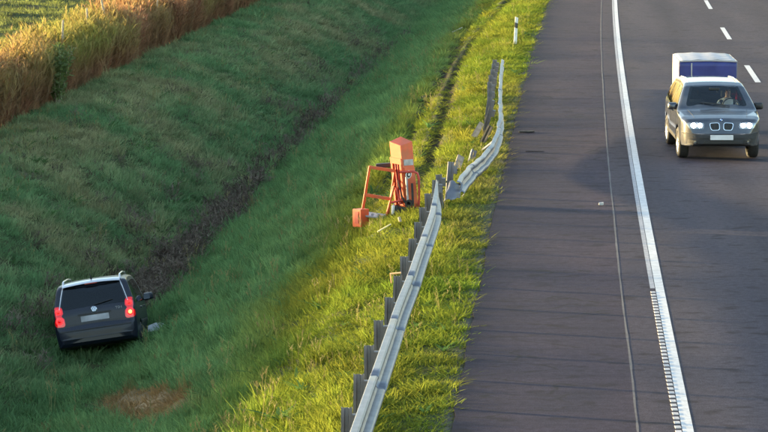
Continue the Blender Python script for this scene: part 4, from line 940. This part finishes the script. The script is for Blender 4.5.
# ------------------------------------------------------------------ debris
def flake(name, s, Y, poly, th, m, label, cat, rot=(0, 0, 0), up=.0, onland=True, crumple=.01):
    x, y, _ = onroad(s, Y); z = zat(x, y) if onland else .003
    pl = rounded(poly, .02, 3); n = len(pl)
    vs = [(p.x, p.y, random.uniform(0, crumple)) for p in pl] + [(p.x * .97, p.y * .97, th + random.uniform(0, crumple)) for p in pl]
    o = MB().add(vs, [tuple(range(n - 1, -1, -1)), tuple(range(n, 2 * n))] + [(i, (i + 1) % n, n + (i + 1) % n, n + i) for i in range(n)]).build(name, m, None, loc=(x, y, z + up), rot=rot)
    return tag(o, label, cat)
flake('rubber_scrap', -.36, 70.9, [(-.20, -.06), (.02, -.10), (.20, -.04), (.16, .07), (-.05, .11), (-.19, .05)], .03, M['rubber'], 'flat black rubber scrap on the hard shoulder by the grass', 'debris', onland=False, crumple=.02)
flake('rubber_scrap', -.62, 66.6, [(-.22, -.03), (.20, -.02), (.24, .02), (-.18, .03)], .008, M['rubber'], 'thin dark strip lying on the hard shoulder', 'debris', onland=False)
flake('plastic_scrap', -2.10, 56.9, [(-.05, -.07), (.05, -.06), (.06, .05), (-.03, .07)], .035, M['alu_dull'], 'small pale plastic piece on the hard shoulder near the joint', 'debris', onland=False, crumple=.02)
flake('trim_strip', 2.02, 53.6, [(-.15, -.03), (.15, -.03), (.15, .03), (-.15, .03)], .02, mat('pale_yellow_strip', (.62, .55, .30), .6), 'pale yellow strip lying in the grass below the orange machine', 'debris', rot=(R(-12), R(-28), R(12)), up=.14)
flake('trim_piece', 1.78, 54.3, [(-.03, -.05), (.03, -.05), (.02, .06), (-.03, .05)], .02, M['wood'], 'little pale brown chip in the grass between machine and guardrail', 'debris', rot=(R(60), 0, R(30)), up=.17)
flake('board', 4.0, 126.0, [(-.26, -.09), (.26, -.09), (.26, .09), (-.26, .09)], .03, mat('pale_board', (.52, .49, .46), .8, var=.2), 'pale board lying on the far slope near the wheel ruts', 'board', rot=(R(-14), R(-24), R(8)), up=.10)
flake('tilted_plate', 1.02, 63.4, [(-.10, -.2), (.08, -.16), (.10, .18), (-.06, .2)], .02, M['wood'], 'brown plate tilted among the knocked over posts', 'debris', rot=(R(50), R(24), R(10)), up=.20)  # one even brown on a tilted plate
flake('tilted_plate', .82, 69.6, [(-.08, -.24), (.07, -.2), (.08, .22), (-.05, .24)], .02, M['wood'], 'pale twisted plate leaning behind the bent rail', 'debris', rot=(R(58), R(24), R(-10)), up=.25)

# ------------------------------------------------------------------ stakes and a green bush among the reeds
for k, (Y, s, hh, rx, ry, lab) in enumerate(((97.6, 16.2, 2.5, 3, 4, 'leftmost weathered wooden stake standing up in the reeds'), (103.5, 16.2, 2.5, -3, -2, 'wooden stake just right of the green bush in the reeds'), (108.6, 16.2, 3.0, 4, -9, 'tallest wooden stake leaning left above the reeds'), (118.5, 16.2, 2.8, 2, 5, 'rightmost wooden stake at the top edge of the reeds'))):
    x, y, _ = onroad(s, Y); mb = MB(); mb.tube([(0, 0, -.4), (.01, 0, hh * .5), (0, .01, hh - .05), (0, .01, hh)], [.045, .042, .038, .022], 9)
    mb.tube([(.02, 0, hh * .72), (.11, .03, hh * .80)], [.012, .006], 6)
    o = mb.build('wooden_stake', M['wood'], None, smooth=50, loc=(x, y, zat(x, y)), rot=(R(rx), R(ry), 0)); tag(o, lab, 'stake', 'stakes in the reeds')
def bush(s, Y, hgt, wid, label):
    x, y, _ = onroad(s, Y); t = empty('bush', (x, y, zat(x, y) - .03)); tag(t, label, 'bush'); rr = random.Random(5)
    mb = MB(); lf = MB()
    for k in range(16):
        a = rr.uniform(0, 6.28); l = rr.uniform(.05, .5) * wid; hh = hgt * rr.uniform(.65, 1); tip = Vector((math.cos(a) * l, math.sin(a) * l, hh)); mid = tip * .5 + Vector((rr.uniform(-.06, .06), rr.uniform(-.06, .06), .05))
        mb.tube([(math.cos(a) * .06, math.sin(a) * .06, 0), mid, tip], [.016, .010, .003], 5)
        for q in range(150):
            u = rr.uniform(.12, 1) ** .8; c = (mid * (1 - u) * 2 * u + tip * u * u) if u < .99 else tip; c = c + Vector((rr.gauss(0, .07), rr.gauss(0, .07), rr.gauss(0, .06)))
            d = Vector((rr.gauss(0, 1), rr.gauss(0, 1), rr.gauss(.3, .7))).normalized(); w = d.orthogonal().normalized(); L_ = rr.uniform(.10, .18)
            lf.add([c, c + d * L_ * .5 + w * .028, c + d * L_, c + d * L_ * .5 - w * .028], [(0, 1, 2, 3)])
    mb.build('stems', M['wood'], t, smooth=60)
    m, nt, b_ = newmat('bush_leaf'); b_.inputs['Roughness'].default_value = .6
    nt.links.new(ramp(nt, noise(nt, 7, 3), [(.3, (.05, .085, .03)), (.7, (.15, .19, .05))]), b_.inputs['Base Color']); tl = N(nt, 'ShaderNodeBsdfTranslucent'); tl.inputs[0].default_value = (.14, .19, .05, 1); mx = N(nt, 'ShaderNodeMixShader'); mx.inputs[0].default_value = .35
    nt.links.new(b_.outputs[0], mx.inputs[1]); nt.links.new(tl.outputs[0], mx.inputs[2]); nt.links.new(mx.outputs[0], nt.nodes['Material Output'].inputs[0])
    lf.build('foliage', m, t)
bush(15.5, 93.4, 2.0, 1.3, 'dark green leafy bush growing in front of the reeds')
flake('plastic_scrap', 7.55, 61.6, [(-.20, -.10), (.10, -.14), (.22, .02), (.05, .12), (-.16, .08)], .02, mat('grey_plastic', (.42, .43, .42), .5), 'pale grey plastic panel in the grass right of the ditched car', 'debris', rot=(R(38), R(-12), R(10)), up=.16)

# ------------------------------------------------------------------ unseen row of airy trees added left of frame to dapple the road
M['bark'] = mat('bark', (.10, .085, .07), .9, var=.3, scale=8)
LEAFM, _nt, _b = newmat('tree_leaf'); _b.inputs['Roughness'].default_value = .6
_nt.links.new(ramp(_nt, noise(_nt, 1.2, 3), [(.3, (.05, .085, .025)), (.7, (.11, .14, .04))]), _b.inputs['Base Color'])
def tree(x, y, hgt, wid, leaves, seed, label):
    t = empty('added_shade_tree', (x, y, zat(x, y) - .1)); tag(t, label, 'tree', 'unseen trees added for shade'); rr = random.Random(seed); mb = MB(); lf = MB()
    mb.tube([(0, 0, 0), (.1, .05, hgt * .3), (-.05, .1, hgt * .6), (0, 0, hgt * .95)], [.26, .20, .12, .02], 8)
    for k in range(26):
        z0 = hgt * rr.uniform(.22, .82); a = rr.uniform(0, 6.28); l = wid * rr.uniform(.35, 1) * (1 - .75 * abs(z0 / hgt - .45)); tip = Vector((math.cos(a) * l, math.sin(a) * l, z0 + l * rr.uniform(.5, 1.1)))
        mid = Vector((math.cos(a) * l * .55, math.sin(a) * l * .55, z0 + l * .3)); mb.tube([(0, 0, z0), mid, tip], [.06, .04, .01], 5)
        for q in range(leaves):
            u = rr.uniform(.25, 1.05); c = Vector((0, 0, z0)) * (1 - u) ** 2 + mid * 2 * u * (1 - u) + tip * u * u + Vector((rr.gauss(0, .3), rr.gauss(0, .3), rr.gauss(0, .3)))
            d = Vector((rr.gauss(0, 1), rr.gauss(0, 1), rr.gauss(0, 1))).normalized(); w = d.orthogonal().normalized(); L_ = rr.uniform(.14, .26)
            lf.add([c, c + d * L_ * .5 + w * L_ * .3, c + d * L_, c + d * L_ * .5 - w * L_ * .3], [(0, 1, 2, 3)])
    mb.build('trunk', M['bark'], t, smooth=60); lf.build('crown', LEAFM, t)
for k in range(9):
    yy = 70 + k * 8.3 + random.uniform(-1.5, 1.5)
    tree(-88 + random.uniform(-5, 5), yy, random.uniform(16.5, 23), random.uniform(3.0, 4.2), random.choice((26, 40, 54)), k, 'airy leafy tree added out of view to dapple the road')
